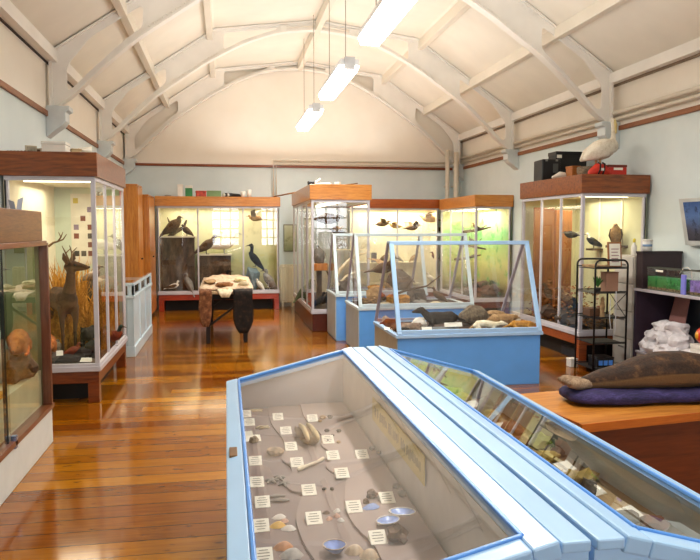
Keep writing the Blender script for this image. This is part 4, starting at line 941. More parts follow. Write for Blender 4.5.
# ---------------------------------------------------------------- tall middle case
MZ = .352
q = P(327, 221, Y=11.6); bird('flying_bird', 'mottled brown bird spread in flight high in the tall middle case', (q.x, 11.6, q.z-.05), -.1, .5, FX['brown'], wing=FX['tan'], spread=14, legs=False, leg=0, pitch=0, neck=.1, nup=10, tail=.4)
bird('grey_owl', 'big grey bird with a dark face on the wooden block in the tall middle case', (P(319, 262, Y=11.3).x, 11.3, P(319, 263, Y=11.3).z), -2.0, .40, FX['grey'], head=FX['dark'], pitch=68, neck=.06, nup=90, bl=.05, fat=1.35, tail=.2, leg=.04)
zb_ = P(319, 263, Y=11.3).z
rt = thing('wooden_stand', 'brown wooden block stand under the grey bird', 'stand', (P(319, 268, Y=11.3).x, 11.3, MZ)); obj('post', MB().box((-.04, -.04, 0), (.04, .04, zb_-MZ-.12)), M_BARK, rt); obj('block', MB().box((-.13, -.1, zb_-MZ-.12), (.13, .1, zb_-MZ-.002)), M_CUP, rt, bevel=.008)
for k, (px_, Y, nm, lb, m, L) in enumerate(((317, 11.05, 'black_bird', 'black bird at the floor of the tall middle case, nearest the front post', FX['black'], .3), (325, 11.3, 'dark_bird', 'dark brown bird beside the black one on the case floor', FX['dark'], .32), (303, 12.4, 'green_bird', 'greenish brown bird low behind the left panes of the tall case', fur('#3a4430', '#5a6444', '#7a8460'), .42))):
    bird(nm, lb, (P(px_, 300, Y=Y).x+.03, Y, MZ), -.6+.5*k, L, m, pitch=40)
br = MB().loft([(0, 0, 0, .03), (.05, 0, .4, .026), (.12, .02, .8, .02), (.26, .02, 1.0, .01)], 7); br.loft([(.05, 0, .4, .02), (-.1, .03, .7, .008)], 6); br.loft([(.12, .02, .8, .016), (.02, 0, 1.05, .007)], 6)
solo('bare_branch', 'bare forked branch standing in the tall middle case', 'branch', br, M_BARK, (1.75, 12.2, MZ))
bird('cuckoo', 'pale grey bird on the right side of the tall middle case', (2.0, 12.0, 1.25), PI-.4, .3, FX['grey'], pitch=45)
solo('wooden_shelf', 'small wooden shelf under the pale grey bird', 'shelf', MB().box((-.12, -.2, -.015), (.2, .2, 0)), M_CREAM, (2.0, 12.0, 1.25))
bird('night_heron', 'tan bird with raised head beside the bare branch in the tall middle case', (1.95, 11.4, MZ), 2.6, .42, FX['tan'], pitch=55, neck=.24, nup=95)
rock('stone_pile', 'rough stone at the front right floor of the tall middle case', (2.02, 11.05, MZ), (.13, .14, .10), M_STONEB, 57)
bird('sparrowhawk', 'small brown hawk with spread wings at mid height in the tall middle case', (1.85, 11.5, 1.5), 2.7, .3, FX['brown'], wing=FX['tan'], spread=30, legs=False, leg=0, pitch=8, neck=.1, nup=20)
MT = 2.277
boxy('black_box', 'small black box at the front corner of the tall middle case top', 'box', (P(311.5, 183, Y=10.85).x, 10.9, MT), (.10, .12, .06), M_BLACK, 0, .015)
rt = thing('paper_stack', 'loose white papers on the tall middle case', 'papers', (1.52, 11.0, MT), .1)
for k in range(3): obj('sheet', MB().prism([(-.10+.03*k, -.1, .012*k), (.12, -.08, .012*k), (.13, .12, .03+.012*k), (-.12, .1, .02+.01*k)], (0, 0, .005)), M_CARD, rt)
solo('rolled_paper', 'white rolled paper sticking up on the tall middle case', 'paper roll', MB().tube([(-.06, 0, .02), (.10, .1, .13)], .016, 8), M_CARD, (1.42, 11.25, MT))
solo('walking_stick', 'thin brown stick lying on the right of the tall middle case top', 'stick', MB().tube([(-.12, 0, .012), (.14, .1, .05)], .010, 7), paint('#7a5a38', .5), (1.95, 11.0, MT))
solo('paper_cup', 'small white pot on the middle of the tall case top', 'cup', MB().lathe([(.04, 0), (.05, .06), (.044, .06), (.036, .01)], seg=12), M_WHITE, (1.75, 11.0, MT))
rt = thing('specimen_rack', 'dark narrow rack lying along the left edge of the tall middle case top', 'rack', (1.42, 12.2, MT)); obj('rail', MB().box((-.02, -.6, 0), (.02, .6, .03)), M_DARK, rt)
for k in range(6): obj('peg', MB().ball((0, -.5+k*.2, .04), .022, 8, 6), M_DARK, rt)

# ---------------------------------------------------------------- lit case at the back
LZ = .372
rt = thing('wall_shelf', 'upper pale shelf in the brightly lit case', 'shelf', (3.2, 14.15, P(400, 262, Y=14.1).z)); obj('board', MB().box((-.76, -.16, -.012), (.76, .2, 0)), M_CREAM, rt)
for x in (-.7, .7): obj('bracket', MB().box((x-.01, .0, -.08), (x+.01, .2, -.012)), M_CREAM, rt)
rt = thing('wall_shelf', 'lower pale shelf in the brightly lit case', 'shelf', (3.2, 14.15, P(400, 283, Y=14.1).z)); obj('board', MB().box((-.76, -.16, -.012), (.76, .2, 0)), M_CREAM, rt)
for x in (-.7, .7): obj('bracket', MB().box((x-.01, .0, -.08), (x+.01, .2, -.012)), M_CREAM, rt)
for k, (px_, py_, L, sp, rz, m, lb) in enumerate(((382, 224, .34, 30, -.2, FX['brown'], 'dark brown bird in flight at the left of the lit case'), (396, 226, .30, 25, 2.8, FX['tan'], 'second flying bird in the lit case, tan with drooping wing'), (412, 228, .36, 35, .2, FX['brown'], 'third flying bird in the lit case, just left of the post'), (430, 220, .44, 28, 2.9, FX['tan'], 'largest flying bird in the lit case, right of the post'), (440, 229, .26, 20, .3, FX['brown'], 'small flying bird at the right end of the lit case'))):
    q = P(px_, py_, Y=14.1); bird('flying_bird', lb, (q.x, 14.1, q.z-.05), rz, L, m, spread=sp, legs=False, leg=0, pitch=8, neck=.12, nup=20)
zs = P(400, 262, Y=14.1).z; zs2 = P(400, 283, Y=14.1).z
for k, (px_, z, m, lb) in enumerate(((384, zs, FX['brown'], 'brown bird standing at the left of the upper shelf in the lit case'), (398, zs, FX['grey'], 'grey bird second along the upper shelf in the lit case'), (414, zs, FX['tan'], 'tan bird third along the upper shelf in the lit case'), (436, zs, FX['chest'], 'reddish bird at the right of the upper shelf in the lit case'), (390, zs2, FX['grey'], 'grey bird at the left of the lower shelf in the lit case'), (410, zs2, FX['brown'], 'brown bird in the middle of the lower shelf in the lit case'), (432, zs2, FX['white'], 'pale bird at the right of the lower shelf in the lit case'))):
    bird('shelf_bird', lb, (P(px_, 260, Y=14.1).x, 14.12, z), [.2, 2.9, .4, 3.3, .1, 2.7, 3.0][k], .26, m, pitch=35, parts=False)
boxy('grey_jar', 'dark grey jar-shaped box at the left end of the lit case', 'box', (P(373, 230, Y=14.05).x+.03, 14.1, zs), (.1, .1, .2), paint('#6f7280', .4), 0, .05)

# ---------------------------------------------------------------- woodland corner case
GZ = .372
for k, (za, zb2, ln, lb) in enumerate(((1.55, 1.63, .5, 'upper brown branch across the woodland case'), (1.30, 1.22, .52, 'middle brown branch across the woodland case'), (1.02, 1.10, .5, 'lower brown branch across the woodland case'))):
    br = MB().loft([(-.25, .05, 0, .03), (0, 0, (zb2-za)*.4, .024), (ln*.5, .05, zb2-za, .012)], 8); br.loft([(0, 0, (zb2-za)*.4, .018), (.12, -.1, .12, .006)], 6)
    solo('woodland_branch', lb, 'branch', br, M_BARK, (4.58, 12.3+.25*k, za))
    bird('songbird', ['tiny brown bird on the upper woodland branch', 'tiny dark bird on the middle woodland branch', 'tiny tan bird on the lower woodland branch'][k], (4.54, 12.3+.25*k, za+.03), 2.6+k, .17, [FX['brown'], FX['dark'], FX['tan']][k], parts=False)
rock('earth_bank', 'brown earth bank at the foot of the woodland case', (4.63, 12.1, GZ), (.28, .32, .15), fur('#3a1e10', '#5a3018', '#7a4a28', 9), 51, 'earth bank', n=3)
for k, (dx, dy, r) in enumerate(((-.05, -.16, .10), (.10, -.10, .11), (.16, .05, .09))):
    sh = MB(); rr = random.Random(60+k)
    for i in range(60):
        a, b = rr.random()*2*PI, rr.random()*1.4; d = V(math.cos(a)*math.sin(b), math.sin(a)*math.sin(b), math.cos(b)); p = d*r*(.6+.5*rr.random()); s = V(-d.y, d.x, .3)*.018; u = d*.03
        sh.add([p-s, p+u, p+s, p-u*.2], [(0, 1, 2, 3)])
    solo('small_shrub', ['small dark green shrub at the front of the earth bank', 'second little shrub in the middle of the earth bank', 'third little shrub at the right of the earth bank'][k], 'shrub', sh, fur('#33402a', '#56643e', '#7a8458', 20), (4.63+dx, 12.05+dy, GZ+.19))
bird('black_grouse', 'small dark bird standing on the earth bank of the woodland case', (4.46, 12.0, GZ+.13), 2.8, .22, FX['dark'], pitch=45)
# ================================================================== SLOPED CASES
Zb = .545
def at3(px_, py_, Y=7.0): q = P(px_, py_, Y=Y); return q.x
beast('otter', 'dark brown otter with raised head in the nearest sloped case', (P(442, 320, Y=7.15).x, 7.2, Zb), PI, .36, .17, FX['dark'], neck_up=42, neck=.32, headl=.26, tail=.55, tailup=-25, fat=1.25, ear=.03, legr=.05, tfat=.9)
rt = thing('hedgehog', 'round grey-brown hedgehog behind the white stoat', 'stuffed animal', (P(475, 316, Y=7.35).x, 7.35, Zb), .2); rt.scale = (.86, .86, .92)
skin('body', [[(-.16, 0, .09, .09, .08), (-.05, 0, .115, .14, .125), (.06, 0, .11, .13, .115), (.14, 0, .08, .08, .075), (.20, 0, .05, .035, .035), (.23, 0, .045, .016)]], FX['hedge'], rt, .008)
sp = MB(); rr = random.Random(9)
for i in range(420):
    a, b = rr.random()*2*PI, rr.random()*1.45; d = V(math.cos(a)*math.sin(b), math.sin(a)*math.sin(b), math.cos(b)); p = V(-.03+d.x*.155, d.y*.135, .10+d.z*.125); s = V(-d.y, d.x, .1)*.003
    sp.add([p-s, p+s, p+d*.028+V(-.01, 0, .004)], [(0, 1, 2)])
obj('spines', sp, fur('#4a4236', '#8a7c68', '#b3a68c', 60), rt)
obj('nose', MB().ball((.245, 0, .047), .012, 8, 6), M_BLACK, rt)
for s in (-1, 1): obj('eye', MB().ball((.185, s*.03, .075), .008, 8, 6), M_BLACK, rt)
beast('white_stoat', 'white stoat walking right at the front of the nearest sloped case', (P(486, 328, Y=6.86).x, 6.86, Zb), -.05, .27, .095, fur('#d6c9a4', '#ece2c8', '#f5eedc'), neck_up=12, neck=.26, headl=.24, tail=.35, tailup=-35, fat=.95, arch=.022, ear=.04, legr=.05, tailm=FX['tan'])
beast('brown_stoat', 'tan brown stoat crouched just behind the white one', (P(503, 322, Y=7.1).x, 7.12, Zb), .1, .3, .14, FX['tan'], neck_up=5, tail=.3, fat=1.3, legr=.05)
beast('ginger_ferret', 'ginger furry animal lying at the right end of the nearest sloped case', (P(521, 329, Y=6.95).x, 6.95, Zb), -.1, .23, .1, fur('#96601c', '#c08a34', '#d2a556', 22), lying=True, neck_up=-5, tail=.5, fat=1.3)
beast('water_vole', 'reddish brown vole at the left corner of the nearest sloped case', (P(392, 326, Y=7.3).x, 7.3, Zb), -.8, .2, .11, FX['chest'], lying=True, tail=.4, fat=1.5, neck=.1)
beast('grey_squirrel', 'grey-brown small animal behind the left label card', (P(411, 326, Y=6.95).x, 6.95, Zb), .2, .22, .12, fur('#5a4a40', '#8a7460', '#a8907a'), lying=True, tail=.5, fat=1.4, neck=.12)
beast('dark_mole', 'dark mole-like animal at the front left of the nearest sloped case', (P(403, 334, Y=6.82).x, 6.85, Zb), -.3, .14, .07, FX['dark'], lying=True, tail=.2, fat=1.5, neck=.08)
rock('white_stone', 'white stone behind the grey-brown small animal', (P(421, 322, Y=7.15).x, 7.2, Zb), (.09, .07, .06), paint('#dcdad2', .7, .08, 10), 71)
rock('white_stone', 'small white stone in the left corner, behind the vole', (P(386, 321, Y=7.55).x, 7.55, Zb), (.05, .05, .05), paint('#e2ded4', .7, .08, 10), 72)
rock('grey_slate', 'long dark grey slate lying below the otter', (P(442, 331, Y=6.86).x, 6.87, Zb), (.19, .05, .032), paint('#6f7476', .7, .2, 10, bump=.4), 73)
rock('tan_nest', 'tan earthy lump beside the hedgehog', (P(498, 318, Y=7.45).x, 7.5, Zb), (.14, .1, .08), FX['tan'], 74)
rock('brown_moss', 'mottled brown moss patch between the vole and the left card', (P(399, 329, Y=7.05).x, 7.05, Zb), (.10, .08, .04), fur('#5a3422', '#8a5a3a', '#a8886a', 20), 75)
card('white label card at the front left of the nearest sloped case', (P(427, 328, Y=6.80).x, 6.80, Zb+.012), .105, .055, 0, tilt=1.1)
card('white lettered card propped in front of the otter', (P(454, 322, Y=6.82).x, 6.84, Zb+.055), .19, .045, .05, tilt=1.1, lines=1)
card('long white card lying right of the white stoat', (P(511, 332, Y=6.82).x, 6.80, Zb), .19, .04, -.1, tilt=.12)
card('white card at the right front corner of the nearest sloped case', (P(532, 331, Y=6.82).x, 6.82, Zb), .08, .10, -.5, tilt=.15)
card('small white card in the left rear corner of the nearest sloped case', (P(391, 329, Y=7.0).x, 7.12, Zb), .08, .06, -.3, tilt=.3)
# second sloped case
rr = random.Random(12)
Z2 = .60; mm = [M_STONEB, M_TAN, FX['brown'], M_STONE, M_BONE, FX['tan']]
its = [(1.78, 8.95, 'bird nest', 'woven brown nest at the left of the second sloped case'), (2.02, 9.2, '', ''), (2.3, 9.0, '', ''), (2.62, 9.1, '', ''), (2.9, 8.95, '', '')]
def nest(label, loc, r, m):
    rt = thing('bird_nest', label, 'nest', loc); b = MB(); q = random.Random(int(loc[0]*100))
    for k in range(9):
        a0 = q.random()*6.28; rr_ = r*(.75+.3*q.random()); z = .02+r*.5*k/9
        b.tube([(rr_*math.cos(a0+t_*.5), rr_*math.sin(a0+t_*.5), z+.012*math.sin(t_*2+k)) for t_ in range(14)], r*.12, 6)
    obj('twig_rim', b, m, rt); obj('cup', MB().lathe([(r*.3, .0), (r*.85, r*.18), (r*.8, r*.3), (r*.3, .05)], seg=16), m, rt); return rt
nest('woven brown nest at the left of the second sloped case', (1.85, 9.0, Z2), .12, fur('#4a3420', '#7a5c3a', '#a08258', 22))
nest('larger straw-coloured nest in the middle of the second sloped case', (2.28, 9.15, Z2), .15, M_STRAW)
bird('small_wader', 'small dark bird standing in the second sloped case, above the otter', (P(418, 298, Y=8.95).x, 8.92, Z2), 2.9, .17, FX['dark'], pitch=50)
bird('brown_wader', 'brown bird beside the right frame of the second sloped case', (2.86, 9.15, Z2), 2.6, .26, FX['brown'], pitch=35)
bird('hanging_kite', 'large brown bird with spread wings behind the second sloped glass', (2.1, 9.28, 1.0), .3, .42, FX['brown'], wing=FX['tan'], spread=25, legs=False, leg=0, pitch=10)
for k, (x, y, r, m, lb) in enumerate(((2.02, 8.85, (.08, .05, .03), M_BONE, 'flat pale stone at the front left of the second sloped case'), (2.5, 8.9, (.10, .06, .04), M_STONE, 'grey stone at the front middle of the second sloped case'), (2.72, 8.85, (.09, .05, .025), M_BONE, 'flat pale stone at the front right of the second sloped case'), (2.58, 9.3, (.16, .1, .10), M_STONEB, 'dark rough rock at the back of the second sloped case'), (2.0, 9.35, (.14, .08, .12), FX['tan'], 'tan mossy lump at the back left of the second sloped case'))):
    rock('flat_stone', lb, (x, y, Z2), r, m, 80+k)
br = MB().loft([(-.3, 0, .05, .02), (0, .02, .16, .018), (.3, 0, .22, .012), (.5, .02, .36, .006)], 7); br.loft([(0, .02, .16, .014), (.12, 0, .34, .005)], 6)
solo('twig_perch', 'long thin branch leaning across the second sloped case', 'branch', br, M_BARK, (2.4, 9.22, Z2))
# farthest sloped case
Z1 = .665
tk = MB().loft([(-.2, 0, .0, .028), (-.12, 0, .18, .03), (.02, 0, .32, .026), (.18, 0, .40, .016), (.28, 0, .42, .004)], 9)
solo('curved_horn', 'pale curved horn in the farthest sloped case', 'horn', tk, M_BONE, (1.78, 10.2, Z1+.16))
solo('curved_horn', 'second slimmer pale horn below the first in the farthest sloped case', 'horn', MB().loft([(-.18, 0, 0, .02), (-.06, 0, .12, .022), (.1, 0, .19, .014), (.2, 0, .21, .003)], 8), M_BONE, (1.80, 10.12, Z1+.12))
rock('brown_rock', 'brown rock under the pale horns in the farthest sloped case', (1.78, 10.2, Z1), (.18, .14, .13), M_STONEB, 91)
nest('tan nest in the middle of the farthest sloped case', (2.2, 10.15, Z1), .13, M_STRAW)
rock('brown_rock', 'rough brown lump at the right of the farthest sloped case', (2.55, 10.2, Z1), (.2, .14, .2), FX['brown'], 92)
bird('tan_bird', 'tan bird standing between nest and lump in the farthest sloped case', (2.36, 10.1, Z1), 2.8, .24, FX['tan'], pitch=40)

# ================================================================== RIGHT CASE
RZ = .397
def foliage(name, label, loc, n, ext, m, seed):
    q = random.Random(seed); b = MB()
    for i in range(n):
        p = V((q.random()-.5)*ext[0], (q.random()-.5)*ext[1], q.random()*ext[2]*(1 if q.random() > .4 else .5)); a = q.random()*6.28; d = V(math.cos(a), math.sin(a), q.random()-.3)*.04; s = V(-d.y, d.x, .02)*.5
        b.add([p, p+d*.5+s, p+d, p+d*.5-s], [(0, 1, 2, 3)])
    o = obj(name, b, m); o.location = loc; return tag(o, label, 'leaves', kind='stuff')
foliage('autumn_leaves', 'drift of brown autumn leaves along the left panes of the right case', (4.32, 8.45, RZ), 900, (.3, 1.6, .5), fur('#4a2c14', '#8a5a28', '#b58a44', 14), 4)
foliage('autumn_leaves', 'lower drift of brown leaves at the front of the right case', (4.6, 7.9, RZ), 380, (.55, .3, .16), fur('#4a3420', '#7a5c34', '#a08450', 14), 5)
solo('wooden_backboard', 'tall orange wooden board standing inside the right case', 'board', MB().box((-.18, -.02, 0), (.18, .02, 1.45)), wood('#94581f', '#6e3c12', .8, 'z', .35, .2), (4.42, 8.7, RZ), .5, bevel=.004)
solo('wooden_backboard', 'second orange board beyond the first inside the right case', 'board', MB().box((-.16, -.02, 0), (.16, .02, 1.5)), wood('#94581f', '#6e3c12', .8, 'z', .35, .2), (4.36, 9.15, RZ), .2, bevel=.004)
q = P(570, 235, X=4.3); bird('buzzard', 'dark bird with spread wings high behind the left panes', (4.32, q.y, q.z-.04), 1.9, .26, FX['dark'], wing=FX['grey'], spread=4, legs=False, leg=0, pitch=3, neck=.1, nup=15)
q = P(594, 241, X=4.84); bird('magpie', 'black and white small bird on the lining near the front corner post', (q.x, q.y, q.z-.1), PI-.3, .26, FX['black'], head=FX['white'], pitch=30)
q = P(616, 231, X=4.82); bird('brown_owl', 'brown hawk perched high on the lining of the right case', (q.x, q.y, q.z-.18), -2.2, .34, FX['tan'], wing=FX['brown'], pitch=70, neck=.06, fat=1.2, bl=.06)
solo('perch_bracket', 'small wooden bracket under the hawk in the right case', 'bracket', MB().box((-.08, -.1, -.03), (.108, .1, 0)), M_BARK, (q.x, q.y, q.z-.18))
solo('perch_bracket', 'small bracket under the black and white bird in the right case', 'bracket', MB().box((-.07, -.08, -.025), (.088, .08, 0)), M_BARK, P(594, 241, X=4.84)+V(0, 0, -.1))
for k, (px_, Y, nm, lb, m, L, z) in enumerate(((552, 8.7, 'wood_pigeon', 'brown bird among the leaves at the far left panes', FX['brown'], .34, RZ+.2), (567, 8.2, 'woodcock', 'mottled bird half hidden in the leaf drift', FX['tan'], .34, RZ+.2), (577, 7.95, 'jackdaw', 'dark bird on the leaves next to the corner post', FX['dark'], .3, RZ+.12), (600, 7.95, 'red_squirrel', 'russet bird on the floor behind the black rack', FX['chest'], .28, RZ+.03))):
    x = min(4.75, max(4.27, P(px_, 310, Y=Y).x)); bird(nm if nm != 'red_squirrel' else 'russet_bird', lb, (x, Y, z), 2.5+.5*k, L, m, pitch=40); 
    rock('mossy_mound', ['mossy mound under the brown bird at the far left panes', 'mossy mound under the mottled bird', 'mossy mound under the dark bird by the corner post', 'low mound under the russet bird behind the rack'][k], (x, Y, RZ), (.16, .16, max(.03, (z-RZ)*.58)), M_STONEB, 95+k)
for k, y in enumerate((8.657, 8.128)): solo('lining_rib', ['pale wooden rib on the lining of the right case, left one', 'pale wooden rib on the lining of the right case, right one'][k], 'rib', MB().box((-.014, -.02, 0), (0, .02, 1.62)), M_CREAM, (4.93, y, RZ))
# things on top of the right case
RT = 2.232
def rtop(px_, py_, Y): return P(px_, py_, Y=Y).x
rt = thing('black_case', 'black instrument case standing at the left on the right case', 'box', (4.32, 9.0, RT), -.1); obj('shell', MB().box((-.13, -.17, 0), (.13, .17, .30)), M_BLACK, rt, bevel=.015); obj('badge', MB().box((.02, -.174, .12), (.09, -.171, .24)), paint('#4a4c4a', .4), rt)
for s in (-1, 1): obj('latch', MB().box((s*.07-.015, -.178, .27), (s*.07+.015, -.17, .295)), M_STONE, rt)
rt = thing('black_case', 'wide black box behind the instrument case, a white tag on its corner', 'box', (4.62, 9.08, RT)); obj('shell', MB().box((-.19, -.12, 0), (.26, .12, .41)), paint('#14130f', .5), rt, bevel=.008); obj('tag', MB().box((-.18, -.124, .33), (-.11, -.1205, .38)), M_CARD, rt); obj('lid', MB().box((-.195, -.125, .37), (.265, .125, .42)), M_BLACK, rt, bevel=.006)
boxy('wooden_box', 'orange-brown wooden box in front of the black boxes', 'box', (4.40, 8.42, RT), (.12, .16, .17), paint('#a8672c', .5, .1), .05, .03)
solo('animal_skull', 'white skull with dark sockets on the left edge of the right case', 'skull', MB().loft([(-.07, 0, .05, .045, .05), (0, 0, .055, .05, .052), (.07, 0, .04, .03), (.12, 0, .03, .018)], 12), paint('#e9e2d6', .6, .05), (4.26, 8.5, RT), PI+.3)
o = solo('wicker_basket', 'grey-brown woven basket behind the red bag', 'basket', MB().lathe([(.09, 0), (.13, .08), (.13, .15), (.115, .15), (.08, .02)], seg=22), fur('#5a4c3c', '#857560', '#a39480', 30, (1, 1, 5)), (4.52, 8.28, RT))
rt = thing('red_bag', 'bright red bag with black straps under the white bird', 'bag', (4.48, 7.93, RT), .1)
skin('bag_body', [[(-.10, 0, .05, .05, .05), (-.02, 0, .085, .075, .085), (.06, 0, .08, .07, .08), (.11, 0, .06, .05, .05)]], paint('#d23a26', .55, .1), rt, .01)
for s in (-1, 1): obj('strap', MB().tube([(s*.03-.03, -.075, .02), (s*.03-.01, -.085, .08), (s*.03+.01, -.06, .15), (s*.03+.02, .0, .172)], .010, 7), M_BLACK, rt)
obj('white_logo', MB().box((-.03, -.088, .07), (.01, -.08, .10)), M_WHITE, rt)
rt = boxy('red_box', 'red cardboard box with a white label beside the red bag', 'box', (4.72, 8.0, RT), (.25, .16, .15), paint('#c8382a', .5), 0, .03, paint('#7a3a2a', .5)); obj('paper_label', MB().box((-.05, -.083, .085), (.07, -.0805, .115)), M_CARD, rt)
boxy('white_block', 'small flat white block at the right of the red box', 'block', (4.86, 7.85, RT), (.13, .08, .025), M_WHITE, .1)
# the white pelican
rt = thing('white_pelican', 'large white long-necked bird standing on the right case', 'stuffed bird', (4.55, 8.05, RT+.10), 0); rt.scale = (.84, .84, .84)
mw = fur('#cfc6b2', '#e6dfcf', '#f1ecdf', 9)
skin('body', [[(-.22, 0, .17, .06, .05), (-.15, 0, .22, .12, .10), (-.03, 0, .27, .165, .15), (.08, 0, .31, .165, .155), (.17, 0, .34, .12, .12)], [(.15, 0, .36, .085), (.215, 0, .43, .045), (.215, 0, .52, .034), (.21, 0, .62, .032), (.21, 0, .69, .040), (.20, 0, .72, .036)]], mw, rt, .013)
for s in (-1, 1): obj('wing', MB().loft([(.11, s*.15, .33, .03, .09), (0, s*.175, .28, .03, .12), (-.14, s*.13, .21, .022, .09), (-.27, s*.06, .13, .008, .02)], 10), mw, rt)
obj('beak', MB().loft([(.215, -.02, .71, .022), (.22, -.05, .64, .020, .026), (.22, -.06, .53, .010, .012)], 8), paint('#d6c486', .5), rt)
for s in (-1, 1):
    obj('leg', MB().loft([(-.02, s*.05, .2, .022), (-.02, s*.06, .0, .014), (-.02, s*.06, -.105, .014)], 7).prism([(-.04, s*.06-.01, -.119), (.06, s*.06-.045, -.119), (.06, s*.06+.045, -.119)], (0, 0, .01)), paint('#c9a87a', .6), rt)
    obj('eye', MB().ball((.21, s*.037, .705), .007, 8, 6), M_BLACK, rt)

# ================================================================== RACK, STORAGE, SHELVES
RX0, RX1, RY0, RY1 = P(593, 369, Y=7.02).x, P(625, 365, Y=7.02).x, 7.02, 7.42
rt = thing('wire_rack', 'black tubular rack with shelves beside the right case', 'rack', ((RX0+RX1)/2, (RY0+RY1)/2, 0)); hx, hy = (RX1-RX0)/2, (RY1-RY0)/2
for y, nm in ((-hy, 'front_frame'), (hy, 'rear_frame')):
    r = .06; ztp = 1.26
    pts = [(-hx, y, 0), (-hx, y, ztp-r)]+[(-hx+r-r*math.cos(a), y, ztp-r+r*math.sin(a)) for a in (.4, .8, 1.2, PI/2)]+[(hx-r+r*math.sin(a), y, ztp-r+r*math.cos(a)) for a in (0, .4, .8, 1.2)]+[(hx, y, ztp-r), (hx, y, 0)]
    obj(nm, MB().tube(pts, .011, 8), M_BLACK, rt)
for z in (.06, .34, .62, .90, 1.17):
    sh = obj('shelf', MB().box((-hx, -hy, z-.006), (hx, hy, z)), paint('#17171a', .5), rt)
    for y in (-hy, hy): obj('rim', MB().tube([(-hx, y, z+.012), (hx, y, z+.012)], .007, 6), M_BLACK, sh)
for a, b in (((.62), (.90)),):
    for s in (1, -1): obj('cross_brace', MB().tube([(hx, -s*hy, a), (hx, s*hy, b)], .004, 6), M_BLACK, rt)
rx, ry = (RX0+RX1)/2, (RY0+RY1)/2
rt = thing('framed_notice', 'white notice in a brown frame standing on the black rack', 'notice', (rx+.13, ry-.05, 1.171)); rt.scale = (1.1, 1, 1.35); obj('frame', MB().prism([(-.075, 0, 0), (.075, 0, 0), (.075, .03, .21), (-.075, .03, .21)], (0, .014, 0)), paint('#a8744a', .5), rt)
obj('paper', MB().prism([(-.06, -.002, .014), (.06, -.002, .014), (.06, .025, .196), (-.06, .025, .196)], (0, .001, 0)), M_CARD, rt)
for k in range(5): obj('text_line', MB().prism([(-.04, .003+.0036*k, .045+.026*k), (.03 if k % 2 else .042, .003+.0036*k, .045+.026*k), (.03 if k % 2 else .042, .0035+.0036*k, .051+.026*k), (-.04, .0035+.0036*k, .051+.026*k)], (0, -.003, 0)), paint('#a87a7a', .7), rt)
boxy('tan_tray', 'tan tray of odds and ends on the top of the rack', 'tray', (rx-.08, ry, 1.171), (.16, .3, .03), M_TAN, 0, .008)
boxy('pink_folder', 'pinkish brown file box on the upper shelf of the rack', 'box', (rx+.07, ry-.04, .902), (.15, .12, .22), paint('#b58a72', .6), 0, .01)
fp = thing('green_plant', 'little artificial green plant on the upper rack shelf', 'plant', (rx-.09, ry-.08, .902)); obj('pot', MB().lathe([(.025, 0), (.035, .05), (.03, .05)], seg=12), M_DARK, fp)
lf = MB(); q = random.Random(8)
for i in range(26): a = q.random()*6.28; d = V(math.cos(a), math.sin(a), 1.2+q.random())*.055; s = V(-d.y, d.x, 0)*.22; lf.add([(0, 0, .05), V(0, 0, .06)+d*.6+s, V(0, 0, .05)+d*1.1, V(0, 0, .06)+d*.6-s], [(0, 1, 2, 3)])
obj('foliage', lf, paint('#3f7a34', .6, .2), fp)
solo('tan_figurine', 'slim tan carved figure on the middle shelf of the rack', 'figurine', MB().loft([(0, 0, .0, .03), (0, 0, .05, .022), (0, 0, .12, .03), (0, 0, .17, .02), (0, 0, .20, .022)], 10), M_TAN, (rx-.03, ry-.08, .622))
boxy('brown_box', 'low brown box on the middle shelf of the rack', 'box', (rx-.08, ry+.06, .622), (.13, .16, .09), paint('#6a4a34', .6), 0, .02)
rt = boxy('blue_box', 'box with bright blue panels on the bottom shelf of the rack', 'box', (rx-.02, ry-.06, .062), (.2, .2, .12), M_BLACK, 0, .02)
for s in (-1, 0, 1): obj('blue_panel', MB().box((s*.06-.024, -.103, .03), (s*.06+.024, -.1005, .085)), paint('#4a8ae0', .4), rt)
solo('looped_string', 'pale looped string hanging down the front of the rack', 'string', MB().tube([(-.01, 0, .42), (-.02, -.01, .2), (.0, -.012, .06), (.03, -.01, .0), (.05, -.01, .08), (.06, 0, .35), (.055, .0, .5)], .005, 6), paint('#c9c9cc', .5), (rx, RY0-.008, .42))
boxy('white_carton', 'small white carton on the floor under the corner of the right case', 'box', (P(572, 358, Y=7.5).x, 7.5, 0), (.09, .1, .10), M_WHITE, .1, .02)
boxy('dark_crate', 'dark low crate on the floor under the right case', 'box', (4.34, 8.1, 0), (.22, .4, .13), paint('#1c2028', .5), 0, .03)
# grey storage column
rt = thing('storage_drawers', 'grey-white column of storage drawers between the rack and the long shelf', 'drawers', (4.72, 7.36, 0)); mg = paint('#bdb8ae', .5, .05)
obj('carcass', MB().box((-.21, -.2, 0), (.22, .2, 1.30)), mg, rt, bevel=.006)
for k in range(4):
    d = obj('drawer', MB().box((-.226, -.185, .04+k*.315), (-.21, .185, .34+k*.315)), paint('#cfcbc2', .5, .05), rt, bevel=.005)
    obj('handle', MB().box((-.236, -.05, .24+k*.315), (-.226, .05, .256+k*.315)), M_STONE, d)
